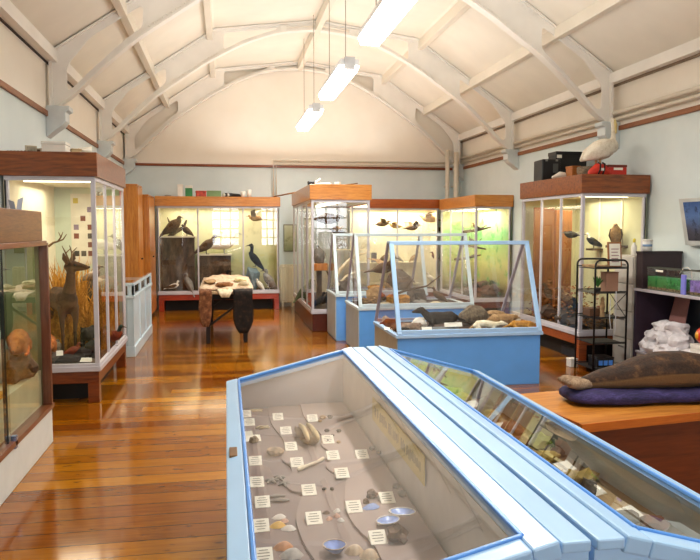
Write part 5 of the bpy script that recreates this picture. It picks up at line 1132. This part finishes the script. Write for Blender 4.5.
# long shelf unit along right wall
SX = 4.50; SZ = .945; SY0, SY1 = 5.0, 7.12
rt = thing('shelf_unit', 'long grey-topped shelf unit along the right wall', 'shelf', (SX, SY1, 0)); mt = paint('#b9b4bb', .4, .05)
obj('top_board', MB().box((-.02, SY0-SY1, SZ-.03), (.48, .0, SZ)), mt, rt, bevel=.004)
obj('lower_shelf', MB().box((-.0, SY0-SY1, .225), (.48, -.03, .25)), mt, rt, bevel=.004)
obj('kick_board', MB().box((.02, SY0-SY1, 0), (.04, -.03, .225)), paint('#cfc8bd', .5), rt)
obj('end_panel', MB().box((-.01, -.03, 0), (.48, 0, SZ-.03)), paint('#3a2a3a', .5), rt, bevel=.003)
obj('back_panel', MB().box((.46, SY0-SY1, .25), (.48, -.03, SZ-.03)), paint('#4a5058', .6), rt)
y1 = P(633, 270, X=4.62).y; y0 = P(683, 258, X=4.75).y
rt = thing('dark_cabinet', 'dark purple-brown box standing behind the fish tanks', 'box', (4.72, 7.04, SZ)); obj('shell', MB().box((-.23, -.06, 0), (.25, .06, .40)), paint('#3a2a2e', .5, .06), rt, bevel=.006); obj('lid', MB().box((-.235, -.065, .385), (.255, .065, .41)), paint('#2e2226', .4), rt, bevel=.004)
def tank(label, ya, yb, h, m_w, lit=None):
    rt = thing('fish_tank', label, 'fish tank', (4.515, ya, SZ)); D = .12; Lk = yb-ya
    obj('water', MB().box((.006, .006, .035), (D-.006, Lk-.006, h*.62)), m_w, rt)
    obj('gravel', MB().box((.006, .006, .006), (D-.006, Lk-.006, .035)), paint('#8a7a5a', .8, .4, 60), rt)
    g = MB()
    for a, b in (((0, 0), (0, Lk)), ((0, Lk), (D, Lk)), ((D, Lk), (D, 0)), ((D, 0), (0, 0))): g.quad((*a, 0), (*b, 0), (*b, h), (*a, h))
    obj('glass_wall', g, M_GLASS, rt)
    for z in (0, h): 
        fr = MB()
        for a, b in (((0, 0), (0, Lk)), ((0, Lk), (D, Lk)), ((D, Lk), (D, 0)), ((D, 0), (0, 0))): fr.beam((*a, z+.004), (*b, z+.004), .012, .012)
        obj('rim', fr, paint('#55584e', .4), rt)
    return rt
ya, yb = P(684, 280, X=4.515).y, P(647, 280, X=4.515).y
mw1 = scenery([(0, '#5a6a2a'), (.3, '#2f7a38'), (.6, '#3f8f4a'), (1, '#5a9a78')], blot='#1c4a22', amount=.8, zlo=0, zhi=.2, bscale=12)
tk1 = tank('fish tank with green weedy water on the long shelf', ya, yb, .235, mw1); obj('label_sticker', MB().box((-.003, (yb-ya)*.55, .20), (-.001, (yb-ya)*.75, .222)), M_CARD, tk1)
yc, yd = P(720, 280, X=4.515).y, P(688, 280, X=4.515).y
tank('second fish tank with purplish light painted into its water at the right photo edge', yc, yd-.02, .24, paint('#8a78c0', .3, .3, 12))  # water coloured purple in place of the tank's purple light
solo('blue_glow_panel', 'blue-violet panel painted as a glow of light between the two fish tanks', 'filter', MB().box((0, -.03, 0), (.02, .035, .20)), paint('#8c8ee8', .3, .1), (4.485, P(684, 290, X=4.5).y, SZ), bevel=.004)  # panel put in for the blue-purple tank light, carried by its colour
solo('white_hose', 'thin white hose looping over the fish tanks', 'hose', MB().tube([(0, .12, .2), (0, .06, .26), (0, .0, .27), (0, -.06, .24), (.0, -.09, .10)], .006, 6), M_WHITE, (4.56, P(684, 270, X=4.5).y+.03, SZ))
# bottle and tin
rt = thing('spray_bottle', 'white bottle with a yellow cap beside the framed notice', 'bottle', (4.545, 7.24, 1.302)); obj('bottle_body', MB().lathe([(.028, 0), (.03, .01), (.03, .10), (.014, .13), (.012, .145)], seg=14), M_WHITE, rt); obj('cap', MB().lathe([(.014, .145), (.016, .15), (.016, .18), (.006, .19)], seg=12), paint('#d9c83a', .4), rt)
rt = thing('white_tin', 'white lidded tin with a blue band beside the bottle', 'tin', (4.58, 7.04, 1.357)); obj('tin_body', MB().lathe([(.05, 0), (.05, .11)], seg=18), paint('#dfe0dc', .4), rt); obj('blue_band', MB().lathe([(.0508, .05), (.0508, .075)], seg=18), paint('#7a9ac0', .4), rt); obj('lid', MB().lathe([(.053, .11), (.053, .125), (.02, .13)], seg=18), M_WHITE, rt)
# lower shelf: white crumpled bundles, pink board, bright ball
solo('pink_board', 'pink-brown board leaning on the lower shelf behind the white bundles', 'board', MB().prism([(0, -.16, 0), (0, .16, 0), (.14, .12, .62), (.14, -.12, .62)], (.012, 0, 0)), paint('#a87a74', .6, .06), (4.72, 6.80, .25), bevel=.003)
mwp = paint('#e3e0e4', .7, .1, 10); rr = random.Random(14)
boxes = [(4.60, 6.96, 0, 'lower left'), (4.57, 6.80, 0, 'second'), (4.57, 6.62, 0, ''), (4.57, 6.43, 0, ''), (4.57, 6.22, 0, ''), (4.60, 6.88, 1, ''), (4.60, 6.66, 1, ''), (4.60, 6.44, 1, ''), (4.62, 6.74, 2, ''), (4.62, 6.53, 2, '')]
lbs = ['white crumpled paper bundle at the far left end of the lower shelf pile', 'white bundle second from the left in the bottom of the pile', 'white bundle in the middle of the bottom of the pile', 'white bundle fourth along the bottom of the pile', 'white bundle at the right end of the pile, by the bright ball', 'white bundle resting on the two leftmost of the pile', 'white bundle in the middle of the second layer of the pile', 'white bundle at the right of the second layer of the pile', 'topmost left bundle of the white pile below the pink board', 'topmost right bundle of the white pile below the pink board']
for k, (x, y, lv, _) in enumerate(boxes):
    b = MB().rock((0, 0, .07), (.10, .125, .082), 120+k, .30, 3)
    solo('paper_bundle', lbs[k], 'paper bundle', b, mwp, (x, y, .25+.115*lv), rr.random(), 'white paper bundles on the lower shelf')
yb_ = P(703, 346, X=4.58).y
boxy('paper_carton', 'pale carton under the bright ball on the lower shelf', 'box', (4.62, yb_, .25), (.2, .22, .22), M_WHITE, 0, .04)
rt = thing('bright_ball', 'orange and yellow ball at the right photo edge', 'ball', (4.60, yb_, .471)); r = .09
obj('ball', MB().ball((0, 0, r), r, 18, 12), paint('#d2452a', .4), rt); obj('yellow_patch', MB().ball((-.012, .01, r), (r*.96, r*.6, r*.75), 14, 10), paint('#e0a52a', .4), rt)
# tilted picture on the right wall
q = P(692, 222, X=4.93); rt = thing('wall_monitor', 'silver-framed dark blue picture tilted on the right wall', 'picture', (4.95, q.y-.14, q.z)); w_, h_ = .24, .25
def tl(y, z, o=0): return (-.02-.10*(z+h_)/(2*h_)+o, y, z)
obj('frame', MB().prism([tl(-w_, -h_), tl(w_, -h_), tl(w_, h_), tl(-w_, h_)][::-1], (.03, 0, 0)), paint('#c9ccc9', .35), rt, bevel=.004)
obj('screen', MB().prism([tl(-w_+.05, -h_+.05, -.003), tl(w_-.07, -h_+.05, -.003), tl(w_-.07, h_-.04, -.003), tl(-w_+.05, h_-.04, -.003)][::-1], (.004, 0, 0)), scenery([(0, '#2a2630'), (.3, '#4a4a5a'), (.6, '#5a7ab0'), (1, '#2f4f86')], blot='#1c1c26', amount=.8, zlo=-.25, zhi=.25, bscale=6), rt)
obj('bracket', MB().box((-.02, -.05, -.06), (.045, .05, .06)), M_STONE, rt)

# ================================================================== SEAL TABLE
ang = math.radians(8); p0 = Vector((1.535, 2.80, 0)); ex = V(math.cos(ang), math.sin(ang), 0); ey = V(-math.sin(ang), math.cos(ang), 0); TZS = .74
rt = thing('wooden_counter', 'orange-brown wooden counter under the seal', 'counter', p0, ang); Wc, Dc = 1.5, .60
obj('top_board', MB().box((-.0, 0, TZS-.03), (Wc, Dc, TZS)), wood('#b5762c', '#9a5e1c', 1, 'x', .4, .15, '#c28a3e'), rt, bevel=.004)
obj('edge_strip', MB().box((-.008, -.008, TZS-.034), (0, Dc+.008, TZS+.004)).box((0, -.008, TZS-.034), (Wc, 0, TZS+.004)), wood('#b8641e', '#96480e', 1, 'x', .35, .2), rt)
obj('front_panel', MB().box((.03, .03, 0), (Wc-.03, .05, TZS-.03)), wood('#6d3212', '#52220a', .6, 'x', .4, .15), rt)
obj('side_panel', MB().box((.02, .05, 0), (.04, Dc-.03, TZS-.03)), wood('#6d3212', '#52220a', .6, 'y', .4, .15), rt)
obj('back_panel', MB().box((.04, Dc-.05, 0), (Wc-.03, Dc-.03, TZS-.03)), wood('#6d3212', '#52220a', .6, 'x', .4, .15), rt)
def on(u, v, z): return p0+ex*u+ey*v+V(0, 0, z)
# purple blanket roll
bl = MB(); n, k_ = 40, 14; vs = []; rr = random.Random(2)
q0 = P(560, 391, Z=.77); u0 = .0; B0 = Vector((1.652, 3.185, 0)); AB = math.radians(-3)
def onb(u, v, z): return B0+V(math.cos(AB), math.sin(AB), 0)*u+V(-math.sin(AB), math.cos(AB), 0)*v+V(0, 0, z)
for i in range(n+1):
    u = 1.2*i/n; e = min(1, (i+.6)/3)
    for j in range(k_):
        a = 2*PI*j/k_; ca, sa = math.cos(a), math.sin(a)
        w_ = .135*e**.3; h_ = .034*(e**.4)*(1+.10*math.sin(u*23+j)); f = lambda t_: math.copysign(abs(t_)**.6, t_)
        vs.append(onb(u, f(ca)*w_+.006*math.sin(u*17), TZS+.036+f(sa)*h_+.004*rr.random()))
fs = [(i*k_+j, i*k_+(j+1) % k_, (i+1)*k_+(j+1) % k_, (i+1)*k_+j) for i in range(n) for j in range(k_)]+[tuple(range(k_))[::-1], tuple(n*k_+j for j in range(k_))]
b = MB().add(vs, fs, True); tag(obj('folded_blanket', b, fur('#1f1a38', '#332b58', '#4f4478', 10, (1, 3, 3))), 'dark purple blanket folded under the seal', 'blanket')
# the seal
rt = thing('seal', 'brown stuffed seal lying on the purple blanket', 'stuffed seal', onb(.0, .0, TZS+.068), AB); rt.scale = (1, 1.05, 1.04)
sm = fur('#1a0f06', '#382210', '#6b4a28', 14, (1, 1, 1), .8, belly='#7d5f3c')
S = [(.075, .026, .026), (.12, .040, .036), (.18, .056, .047), (.27, .074, .058), (.38, .096, .077), (.50, .110, .089), (.62, .110, .089), (.74, .097, .078), (.84, .075, .062), (.92, .062, .056), (1.0, .060, .056), (1.07, .042, .042), (1.11, .022, .024)]
lofts = [[(u, 0, h*.93+(.012 if u > .85 else 0), w, h) for u, w, h in S]]
skin('body', lofts, sm, rt, .009)
for s in (-1, 1):
    fl = MB().loft([(.11, s*.012, .026, .028, .024), (.05, s*.026, .028, .032, .028), (.010, s*.036, .036, .034, .024)], 9)
    hf = obj('hind_flipper', fl, fur('#6a5440', '#8f7860', '#a8927a', 20), rt)
    for t_ in (-1, 0, 1): obj('flipper_toe', MB().loft([(.02, s*.030+t_*.017, .034, .011, .012), (-.012, s*.034+t_*.022, .038, .008, .009)], 7), fur('#5a4636', '#7d6650', '#9a846c', 20), hf)
    obj('fore_flipper', MB().loft([(.80, s*.075, .05, .035, .018), (.74, s*.115, .02, .035, .010), (.67, s*.125, .012, .02, .006)], 9), sm, rt)
    obj('eye', MB().ball((1.05, s*.036, .085), .009, 8, 6), M_BLACK, rt)
obj('nose', MB().ball((1.125, 0, .052), .012, 8, 6), M_BLACK, rt)
# ================================================================== FOREGROUND DESK CASE: tray, cards, specimens
M_TRAY = [paint('#7f716f', .75, .04, 3), paint('#8f817d', .75, .04, 3), paint('#9c8d88', .75, .04, 3)]
ZT = .672
obj('tray_base', MB().box((.022, .06, .655), (.61+.005, 2.31, ZT)), M_TRAY[0], DL)
def step(pts, z0, z1, m):
    q = [P(x, y, Z=z1) for x, y in pts]; q = [Vector((v.x-DL.location.x, v.y-DL.location.y, z0)) for v in q]
    # smooth the outline
    out = []
    for i in range(len(q)-1):
        a, b, c, d = q[max(i-1, 0)], q[i], q[i+1], q[min(i+2, len(q)-1)]
        for t_ in range(5):
            t = t_/5; out.append(.5*((2*b)+(c-a)*t+(2*a-5*b+4*c-d)*t*t+(3*b-a-3*c+d)*t**3))
    out.append(q[-1]); out[0].y = 2.30
    b = MB(); pts2 = []
    for v in out: pts2.append(v)
    # strips from the wavy edge to the far side
    n = len(pts2); vs = [(v.x, v.y, z1) for v in pts2]+[(.605, v.y, z1) for v in pts2]+[(v.x, v.y, z0) for v in pts2]
    fs = [(i, i+1, n+i+1, n+i) for i in range(n-1)]+[(2*n+i, 2*n+i+1, i+1, i) for i in range(n-1)]
    b.add(vs, fs); obj('tray_step', b, m, DL)
step([(268, 406), (269, 416), (273, 426), (283, 439), (284, 450), (282, 459), (290, 466), (291, 474), (283, 480), (291, 490), (302, 493), (299, 503), (296, 516), (298, 528), (305, 545), (316, 562), (330, 590), (336, 650)], ZT, ZT+.008, M_TRAY[1])
step([(301, 406), (304, 416), (312, 426), (321, 434), (321, 444), (329, 451), (334, 458), (326, 465), (333, 472), (346, 474), (345, 488), (345, 502), (350, 518), (361, 532), (372, 542), (381, 558), (392, 590), (396, 650)], ZT+.008, ZT+.016, M_TRAY[2])
def tz(px_, py_):
    return ZT+.008 if px_ > 285 and py_ > 400 else ZT
def spot(px_, py_, z=ZT+.010): return P(px_, py_, Z=z)
cards = [(246, 413, 0, 'small white card at the far left corner of the shell tray'), (249.5, 421.5, 0, 'white card second from the far end of the left row'), (255.5, 460.5, 0, 'white card beside the beige sponge'), (257, 482, 0, 'white card beside the grey starfish cluster'), (262.5, 502, 0, 'white card beside the thin grey pods'), (261, 526, 0, 'white card beside the yellow shell'), (264, 556, 0, 'white card beside the orange shell'),
  (278, 416, 1, 'white card near the far end of the second row'), (286, 430, 1, 'white card just beyond the tan jaw fossil'), (291, 446, 1, 'white card left of the tan jaw fossil'), (297, 462, 1, 'white card left of the long white bone'), (309, 490, 1, 'white card left of the pair of tiny dark stones'), (314, 518.5, 1, 'white card left of the five little pink shells'),
  (312.5, 417.5, 2, 'white card beside the brown nut cluster at the far end'), (328, 439, 2, 'white card scattered with dark round stones'), (333, 455, 2, 'white card nearest the ripple below the dark stones'), (342, 473, 2, 'white card on the third tray step, right of the wavy edge'), (354, 507, 2, 'white card left of the blue mussel shells'), (378, 538, 2, 'large white card beside the barnacle rock'), (362, 454, 2, 'white card at the right edge of the tray, near the yellow card'), (387, 498, 2, 'white card low at the right edge of the tray, below the yellow card')]
for px_, py_, lv, lb in cards:
    z = ZT+.008*lv; q = spot(px_, py_, z+.003); w_ = .050
    q = spot(px_, py_+3, ZT+.008*lv)
    card(lb, (q.x, q.y, ZT+.008*lv), w_, .052, .02, 4, .42)
def shell(label, px_, py_, r, m, rz=0, lv=0, name='sea_shell', open_=False, inner=None, group=None, h=.8):
    """ribbed shell: a flattened dome fan"""
    q = spot(px_, py_, ZT+.008*lv); rt = thing(name, label, 'shell', (q.x, q.y, ZT+.008*lv), rz, group); a_, b_ = r[0]*1.15, r[1]*1.35
    vs = []; fs = []; n, k = 16, 6
    for j in range(k+1):
        f = j/k
        for i in range(n):
            t = 2*PI*i/n; rib = 1+.05*math.cos(t*8)*f
            vs.append((a_*f*math.cos(t)*rib+a_*.2*(1-f), b_*f*math.sin(t)*rib, (1-f*f)*b_*h+.001))
    for j in range(k):
        for i in range(n): fs.append((j*n+i, (j+1)*n+i, (j+1)*n+(i+1) % n, j*n+(i+1) % n))
    if open_: vs = [(x, y, b_*h*1.0-z+.002) for x, y, z in vs]
    o = obj('valve', MB().add(vs, fs, True), inner if open_ and inner else m, rt)
    obj('hinge', MB().ball((a_*.25 if not open_ else -a_*.95, 0, b_*h*(.9 if not open_ else 1.0)), (a_*.14, a_*.2, a_*.1), 8, 6), m, rt)
    if open_: obj('outer_rim', MB().tube([(a_*1.02*math.cos(t*PI/10), b_*1.02*math.sin(t*PI/10), b_*h+.002) for t in range(21)], a_*.05, 6), m, rt)
    return rt
def peb(name, label, px_, py_, r, m, seed, lv=0, cat='stone', rz=0, rough=.25, group=None):
    q = spot(px_, py_, ZT+.008*lv); return rock(name, label, (q.x, q.y, ZT+.008*lv), r, m, seed, cat, group, rough, rz=rz)
MSH = dict(grey=paint('#b9b5b0', .45, .15, 40), yel=paint('#d2a84a', .45, .1, 40), org=paint('#c08a62', .5, .15, 40), wht=paint('#dcd8d2', .4, .08, 40), beige=paint('#c9b59c', .5, .12, 40), pink=paint('#c9a290', .5, .12, 40), blue=paint('#9ab4ea', .25, .12, 30), brn=paint('#6a5240', .6, .25, 30))
shell('pale oval shell above the yellow shell', 279, 518, (.020, .011), MSH['wht'], .1)
shell('yellow shell in the left row of the tray', 277.5, 526.5, (.022, .014), MSH['yel'], .1)
shell('pale grey shell right of the yellow shell', 288.5, 529.5, (.021, .012), MSH['wht'], -.2)
shell('flat beige shell between the yellow and white shells', 284, 522, (.014, .009), MSH['pink'], .3)
shell('orange-brown shell in the left row of the tray', 283, 548, (.026, .017), MSH['org'], .1)
shell('big grey-white scallop shell near the orange shell', 291.5, 556, (.030, .020), MSH['grey'], -.1)
shell('open shell with a bright blue inside', 334.5, 554, (.028, .024), MSH['beige'], .2, 1, open_=True, inner=MSH['blue'])
shell('beige ribbed cockle right of the blue-lined shell', 354, 552, (.024, .019), MSH['beige'], 0, 1)
shell('beige cockle at the tray edge below the barnacle rock', 369, 557, (.024, .020), MSH['beige'], .4, 1)
for k, (px_, py_, m, lb) in enumerate(((326, 513.5, 'brn', 'tiny brown shell, first of the five small ones'), (337, 511.5, 'wht', 'tiny white shell at the far right of the five small ones'), (329, 519.5, 'pink', 'tiny pink shell in the middle of the five small ones'), (337, 516.5, 'pink', 'tiny pinkish shell right of centre among the five small ones'), (341, 521, 'wht', 'tiny white shell at the near right of the five small ones'))): shell(lb, px_, py_, (.011, .008), MSH[m], .5*k, 1, 'tiny_shell', group='five little shells')
shell('blue mussel shell below the dark barnacle lumps', 371, 508, (.026, .013), MSH['blue'], .2, 2, 'mussel_shell')
peb('barnacle_lump', 'dark barnacle lump above the mussel shell', 372, 498, (.020, .018, .016), MSH['brn'], 201, 2, rough=.4)
peb('barnacle_lump', 'smaller dark lump left of the mussel shell', 366, 503, (.010, .010, .009), MSH['brn'], 202, 2, rough=.4)
peb('barnacle_rock', 'brown barnacle rock under the pale blue oyster shells', 398, 541, (.032, .026, .026), MSH['brn'], 203, 2, rough=.45)
for k, (px_, py_, lb) in enumerate(((388, 524, 'pale blue oyster shell at the left of the barnacle rock'), (402, 530, 'pale blue oyster shell on top of the barnacle rock'))):
    s_ = shell(lb, px_, py_, (.034, .021), MSH['wht'], .5-.7*k, 2, 'oyster_shell', open_=True, inner=MSH['blue'], h=.4); s_.location.z += .0 if k == 0 else .045
# fossil jaw, long bone, sponge, crabs, pods
q = spot(307, 440, ZT+.008); rt = thing('fossil_jaw', 'large tan jaw fossil with two long prongs', 'fossil', (q.x, q.y, ZT+.008), math.radians(97)); rt.scale = (1.3, .78, 1.1)
obj('jaw_block', MB().loft([(-.055, 0, .02, .05, .02), (.0, 0, .024, .055, .024), (.05, 0, .022, .05, .022)], 12), paint('#8a6c42', .7, .25, 25, bump=.4), rt)
for s in (-1, 1): obj('prong', MB().loft([(.05, s*.022, .046, .008), (.0, s*.022, .052, .012), (-.06, s*.026, .044, .014), (-.085, s*.028, .036, .010)], 8), paint('#d8c498', .6, .15, 25), rt)
for k in range(4): obj('tooth', MB().ball((.075, -.035+.023*k, .02), (.014, .010, .014), 8, 6), paint('#8f7a5c', .7), rt)
q = spot(312, 466, ZT+.008); solo('long_bone', 'slim white bone lying below the jaw fossil', 'bone', MB().loft([(-.075, 0, .008, .008), (-.03, .004, .009, .006), (.03, 0, .010, .007), (.065, -.004, .011, .011, .009), (.08, -.006, .01, .008)], 9), paint('#e0d4bb', .5, .1, 20), (q.x, q.y, ZT+.008), math.radians(228))
peb('beige_sponge', 'beige rounded sponge in the left row of the tray', 275, 455, (.036, .028, .020), paint('#b39f86', .8, .25, 40, bump=.6), 211, rough=.15)
peb('brown_tuft', 'brown tufted specimen on the white mount near the hasp', 254, 442, (.020, .018, .016), paint('#8a7a64', .8, .3, 40), 212, rough=.4)
q = spot(253, 439, ZT); card('square white mount under the brown tufted specimen', (q.x, q.y+.01, ZT), .068, .095, .02, 0)
q = spot(246, 436, ZT); card('small white tag propped at the tray edge beside the hasp', (q.x+.01, q.y, ZT), .04, .03, .1, 0, tilt=.6)
for k, (px_, py_, lb) in enumerate(((256, 411, 'thin pale claw bones beside the far left card'), (262, 428, 'thin curved pale bones right of the second card'))):
    q = spot(px_, py_, ZT); b = MB()
    b.tube([(-.03, 0, .004), (-.01, .012, .006), (.02, .004, .004), (.035, .012, .004)], .004, 6)
    rt = thing('claw_bones', lb, 'bone', (q.x, q.y, ZT), .3*k); obj('bone', b, M_BONE, rt); obj('bone', MB().tube([(-.02, -.02, .004), (.01, -.012, .005), (.03, -.022, .004)], .004, 6), M_BONE, rt)
for k, (px_, py_, lb) in enumerate(((272, 482, 'grey starfish at the left of the grey cluster'), (280, 479, 'grey starfish at the top of the grey cluster'), (285, 485, 'grey curled starfish at the wavy edge'))):
    q = spot(px_, py_, ZT); b = MB().ball((0, 0, .006), (.010, .010, .006), 10, 6)
    for i in range(5): a = i*2*PI/5+k; b.loft([(0, 0, .006, .007), (.014*math.cos(a), .014*math.sin(a), .006, .006), (.026*math.cos(a+.25), .026*math.sin(a+.25), .004, .003)], 7)
    solo('starfish', lb, 'starfish', b, paint('#8f8880', .7, .2, 30), (q.x, q.y, ZT))
for k, (px_, py_, rz, lb) in enumerate(((276, 498, .1, 'thin grey pod lying left of the wavy edge, upper'), (280, 502, .0, 'thicker grey pod just below the other one'))):
    q = spot(px_, py_, ZT); solo('egg_pod', lb, 'pod', MB().loft([(-.03, 0, .005, .004), (0, .004, .007, .009+.003*k, .006), (.03, 0, .005, .004)], 8), paint('#958e88', .6, .2, 30), (q.x, q.y, ZT), rz)
for k, (px_, py_, r, lb, m) in enumerate(((327, 431.5, .011, 'dark round stone, far left on the scattered card', 'd'), (332.5, 436, .008, 'small dark stone, right on the scattered card', 'd'), (328, 442, .011, 'dark stone at the near edge of the scattered card', 'd'), (339, 432, .012, 'dark knobbly stone right of the scattered card', 'd'), (338.5, 443, .010, 'brown stone right of the scattered card, nearer', 'b'), (323, 419, .016, 'brown nut shell at the far end of the third step', 'b'), (330, 418, .013, 'dark brown nut right of the other nut', 'd'), (320, 422, .010, 'small tan nut nearest the far card', 'b'), (324, 490, .008, 'tiny dark stone, left of the pair', 'd'), (332, 490, .008, 'tiny dark stone, right of the pair', 'd'))):
    peb('dark_pebble', lb, px_, py_, (r, r*.9, r*.7), M_STONEB if m == 'd' else M_TAN, 220+k, 2 if px_ > 318 and py_ < 480 else 1)
for k, (px_, py_, r, lb) in enumerate(((372, 450, .014, 'grey fossil lump right of the upper edge card'), (379, 454, .011, 'small grey lump beside the first grey fossil lump'), (396, 488, .014, 'pale lump near the lower edge card'), (402, 496, .016, 'grey lump at the wall below the yellow card'))):
    peb('grey_lump', lb, px_, py_, (r, r, r*.7), M_STONE, 240+k, 2)
# yellow title card on the inner wall
wx = .665-.005-.055-.0
Xw = .602; ypts = [P(373, 399, X=Xw), P(425, 456, X=Xw), P(423, 486, X=Xw), P(374, 414, X=Xw)]
ya, yb = P(425, 470, X=Xw).y, P(373, 405, X=Xw).y; zt_, zb_ = .895, .80
rt = thing('title_card', 'long yellow card with brown lettering on the inner wall of the shell desk', 'sign', (Xw, (ya+yb)/2, (zt_+zb_)/2)); hy_ = (yb-ya)/2; hz_ = (zt_-zb_)/2
obj('card', MB().box((-.003, -hy_, -hz_), (0, hy_, hz_)), paint('#cbb56c', .65, .05), rt)

lr = random.Random(11)
for k in range(46):
    y_ = hy_-.05-(2*hy_-.1)*k/45
    if lr.random() < .12: continue
    z0_ = -.022+.012*lr.random(); z1_ = .012+.012*lr.random()
    obj('letter_stroke', MB().quad((-.0034, y_, z0_), (-.0034, y_-.010, z0_), (-.0034, y_-.010+.006*(lr.random()-.5), z1_), (-.0034, y_+.006*(lr.random()-.5), z1_)), paint('#8a7238', .7), rt)

# ================================================================== FOSSIL DESK
MF = paint('#a58c62', .75, .1, 4)
obj('tray_base', MB().box((-.60, .06, .655), (-.03, 2.31, .672)), MF, DR)
ZF = .672
fc = [(473, 404, 'white card at the far end of the fossil desk'), (476, 420, 'white card just nearer than the far-end card in the fossil desk'), (500, 427, 'white card behind the brown shingle fossils'), (506, 437, 'white card in front of the brown shingle fossils'), (529, 456, 'white card beside the green-tinted fossil'), (565, 467, 'white card in the middle of the fossil desk, below the seal'), (594, 491, 'white card beside the yellow-green rounded fossil'), (630, 514, 'white card nearest the camera in the fossil desk')]
for px_, py_, lb in fc:
    q = P(px_, py_+2, Z=ZF); card(lb, (min(q.x, 1.32), q.y, ZF), .075, .055, .35, 0, .35)
MGR = paint('#8f9a52', .8, .3, 12, bump=.5); MOC = paint('#b09a4e', .8, .25, 14, bump=.5); MRB = paint('#7a4a2c', .8, .3, 18, bump=.5); MGY = paint('#6f6658', .8, .25, 14, bump=.5)  # green and ochre put reflected yellow-green colour into these lumps
for k, (px_, py_, r, m, lb) in enumerate(((450, 394, (.10, .12, .05), MGR, 'large green lump painted as a reflection at the far end of the fossil desk'), (462, 402, (.06, .07, .04), MOC, 'yellow fossil lump in front of the large green one'), (487, 414, (.07, .08, .05), MGY, 'grey-brown fossil block between the far white cards'), (492, 420, (.05, .05, .035), MOC, 'small ochre fossil beside the grey-brown block'), (516, 446, (.07, .06, .03), MRB, 'red-brown shingle fossil left of the middle cards'), (512, 434, (.07, .07, .035), MRB, 'brown shingle fossil behind the red-brown one'), (540, 448, (.06, .07, .045), MGR, 'green-tinted fossil right of its white card'), (546, 462, (.07, .05, .03), MOC, 'flat yellow fossil slab in the middle of the fossil desk'), (578, 492, (.075, .06, .06), MOC, 'yellow-green rounded fossil nearer the camera'), (587, 497, (.04, .05, .05), MGY, 'dark stone touching the yellow-green rounded fossil'), (622, 524, (.07, .05, .03), MGY, 'dark striped fossil at the near end of the fossil desk'), (604, 478, (.06, .05, .025), MOC, 'pale flat fossil at the seal side of the fossil desk'), (570, 455, (.05, .05, .03), MGY, 'small grey fossil beyond the middle card'), (655, 530, (.06, .05, .035), MRB, 'brown fossil at the near right corner of the fossil desk'))):
    q = P(px_, py_, Z=ZF); rock('fossil', lb, (min(q.x, 1.31), q.y, ZF), tuple(v*.8 for v in r), m, 300+k, 'fossil', rough=.35)

# ------------------------------------------------------------------ shared groups of repeats
GROUPS = {'label_card': 'white label cards beside the specimens', 'sea_shell': 'shells on the tray of the shell desk', 'fossil': 'fossils in the fossil desk', 'dark_pebble': 'small round stones on the shell tray',
  'flying_bird': 'flying birds hung in the cases', 'shelf_bird': 'birds on the shelves of the lit case', 'fluorescent_light': 'hanging fluorescent lights', 'sloped_display_case': 'sloped glass cases in a row',
  'display_case': 'glazed display cases round the room', 'desk_display_case': 'desk cases back to back', 'wooden_cupboard': 'wooden cupboards in the far left corner', 'wall_pipe': 'pipes on the walls', 'column_radiator': 'radiators on the back wall',
  'rock': 'rocks on the floor of the deer case', 'fur_pelt': 'pelts on the fur table', 'folded_pelt': 'folded pelts on the fur table', 'songbird': 'songbirds on the woodland branches', 'woodland_branch': 'branches in the woodland case',
  'small_shrub': 'shrubs on the earth bank', 'flat_stone': 'stones in the second sloped case', 'grey_lump': 'grey fossil lumps on the shell tray', 'starfish': 'starfish on the shell tray', 'egg_pod': 'pods on the shell tray', 'bird_nest': 'nests in the sloped cases',
  'mossy_mound': 'mounds among the leaves of the right case', 'fish_tank': 'fish tanks on the long shelf', 'poster_tube': 'poster tubes on the wide bird case', 'paper_cup': 'cups on the case tops', 'oyster_shell': 'oyster shells by the barnacle rock',
  'barnacle_lump': 'barnacle lumps by the mussel shell', 'claw_bones': 'claw bones on the shell tray', 'lining_rib': 'ribs on the lining of the right case', 'wooden_backboard': 'boards inside the right case', 'black_case': 'black cases on the right case', 'curved_horn': 'horns in the farthest sloped case'}
for o in list(scn.objects):
    st = o.name.split('.')[0]
    if o.parent is None and o.get('category') and st in GROUPS and not o.get('group'): o['group'] = GROUPS[st]
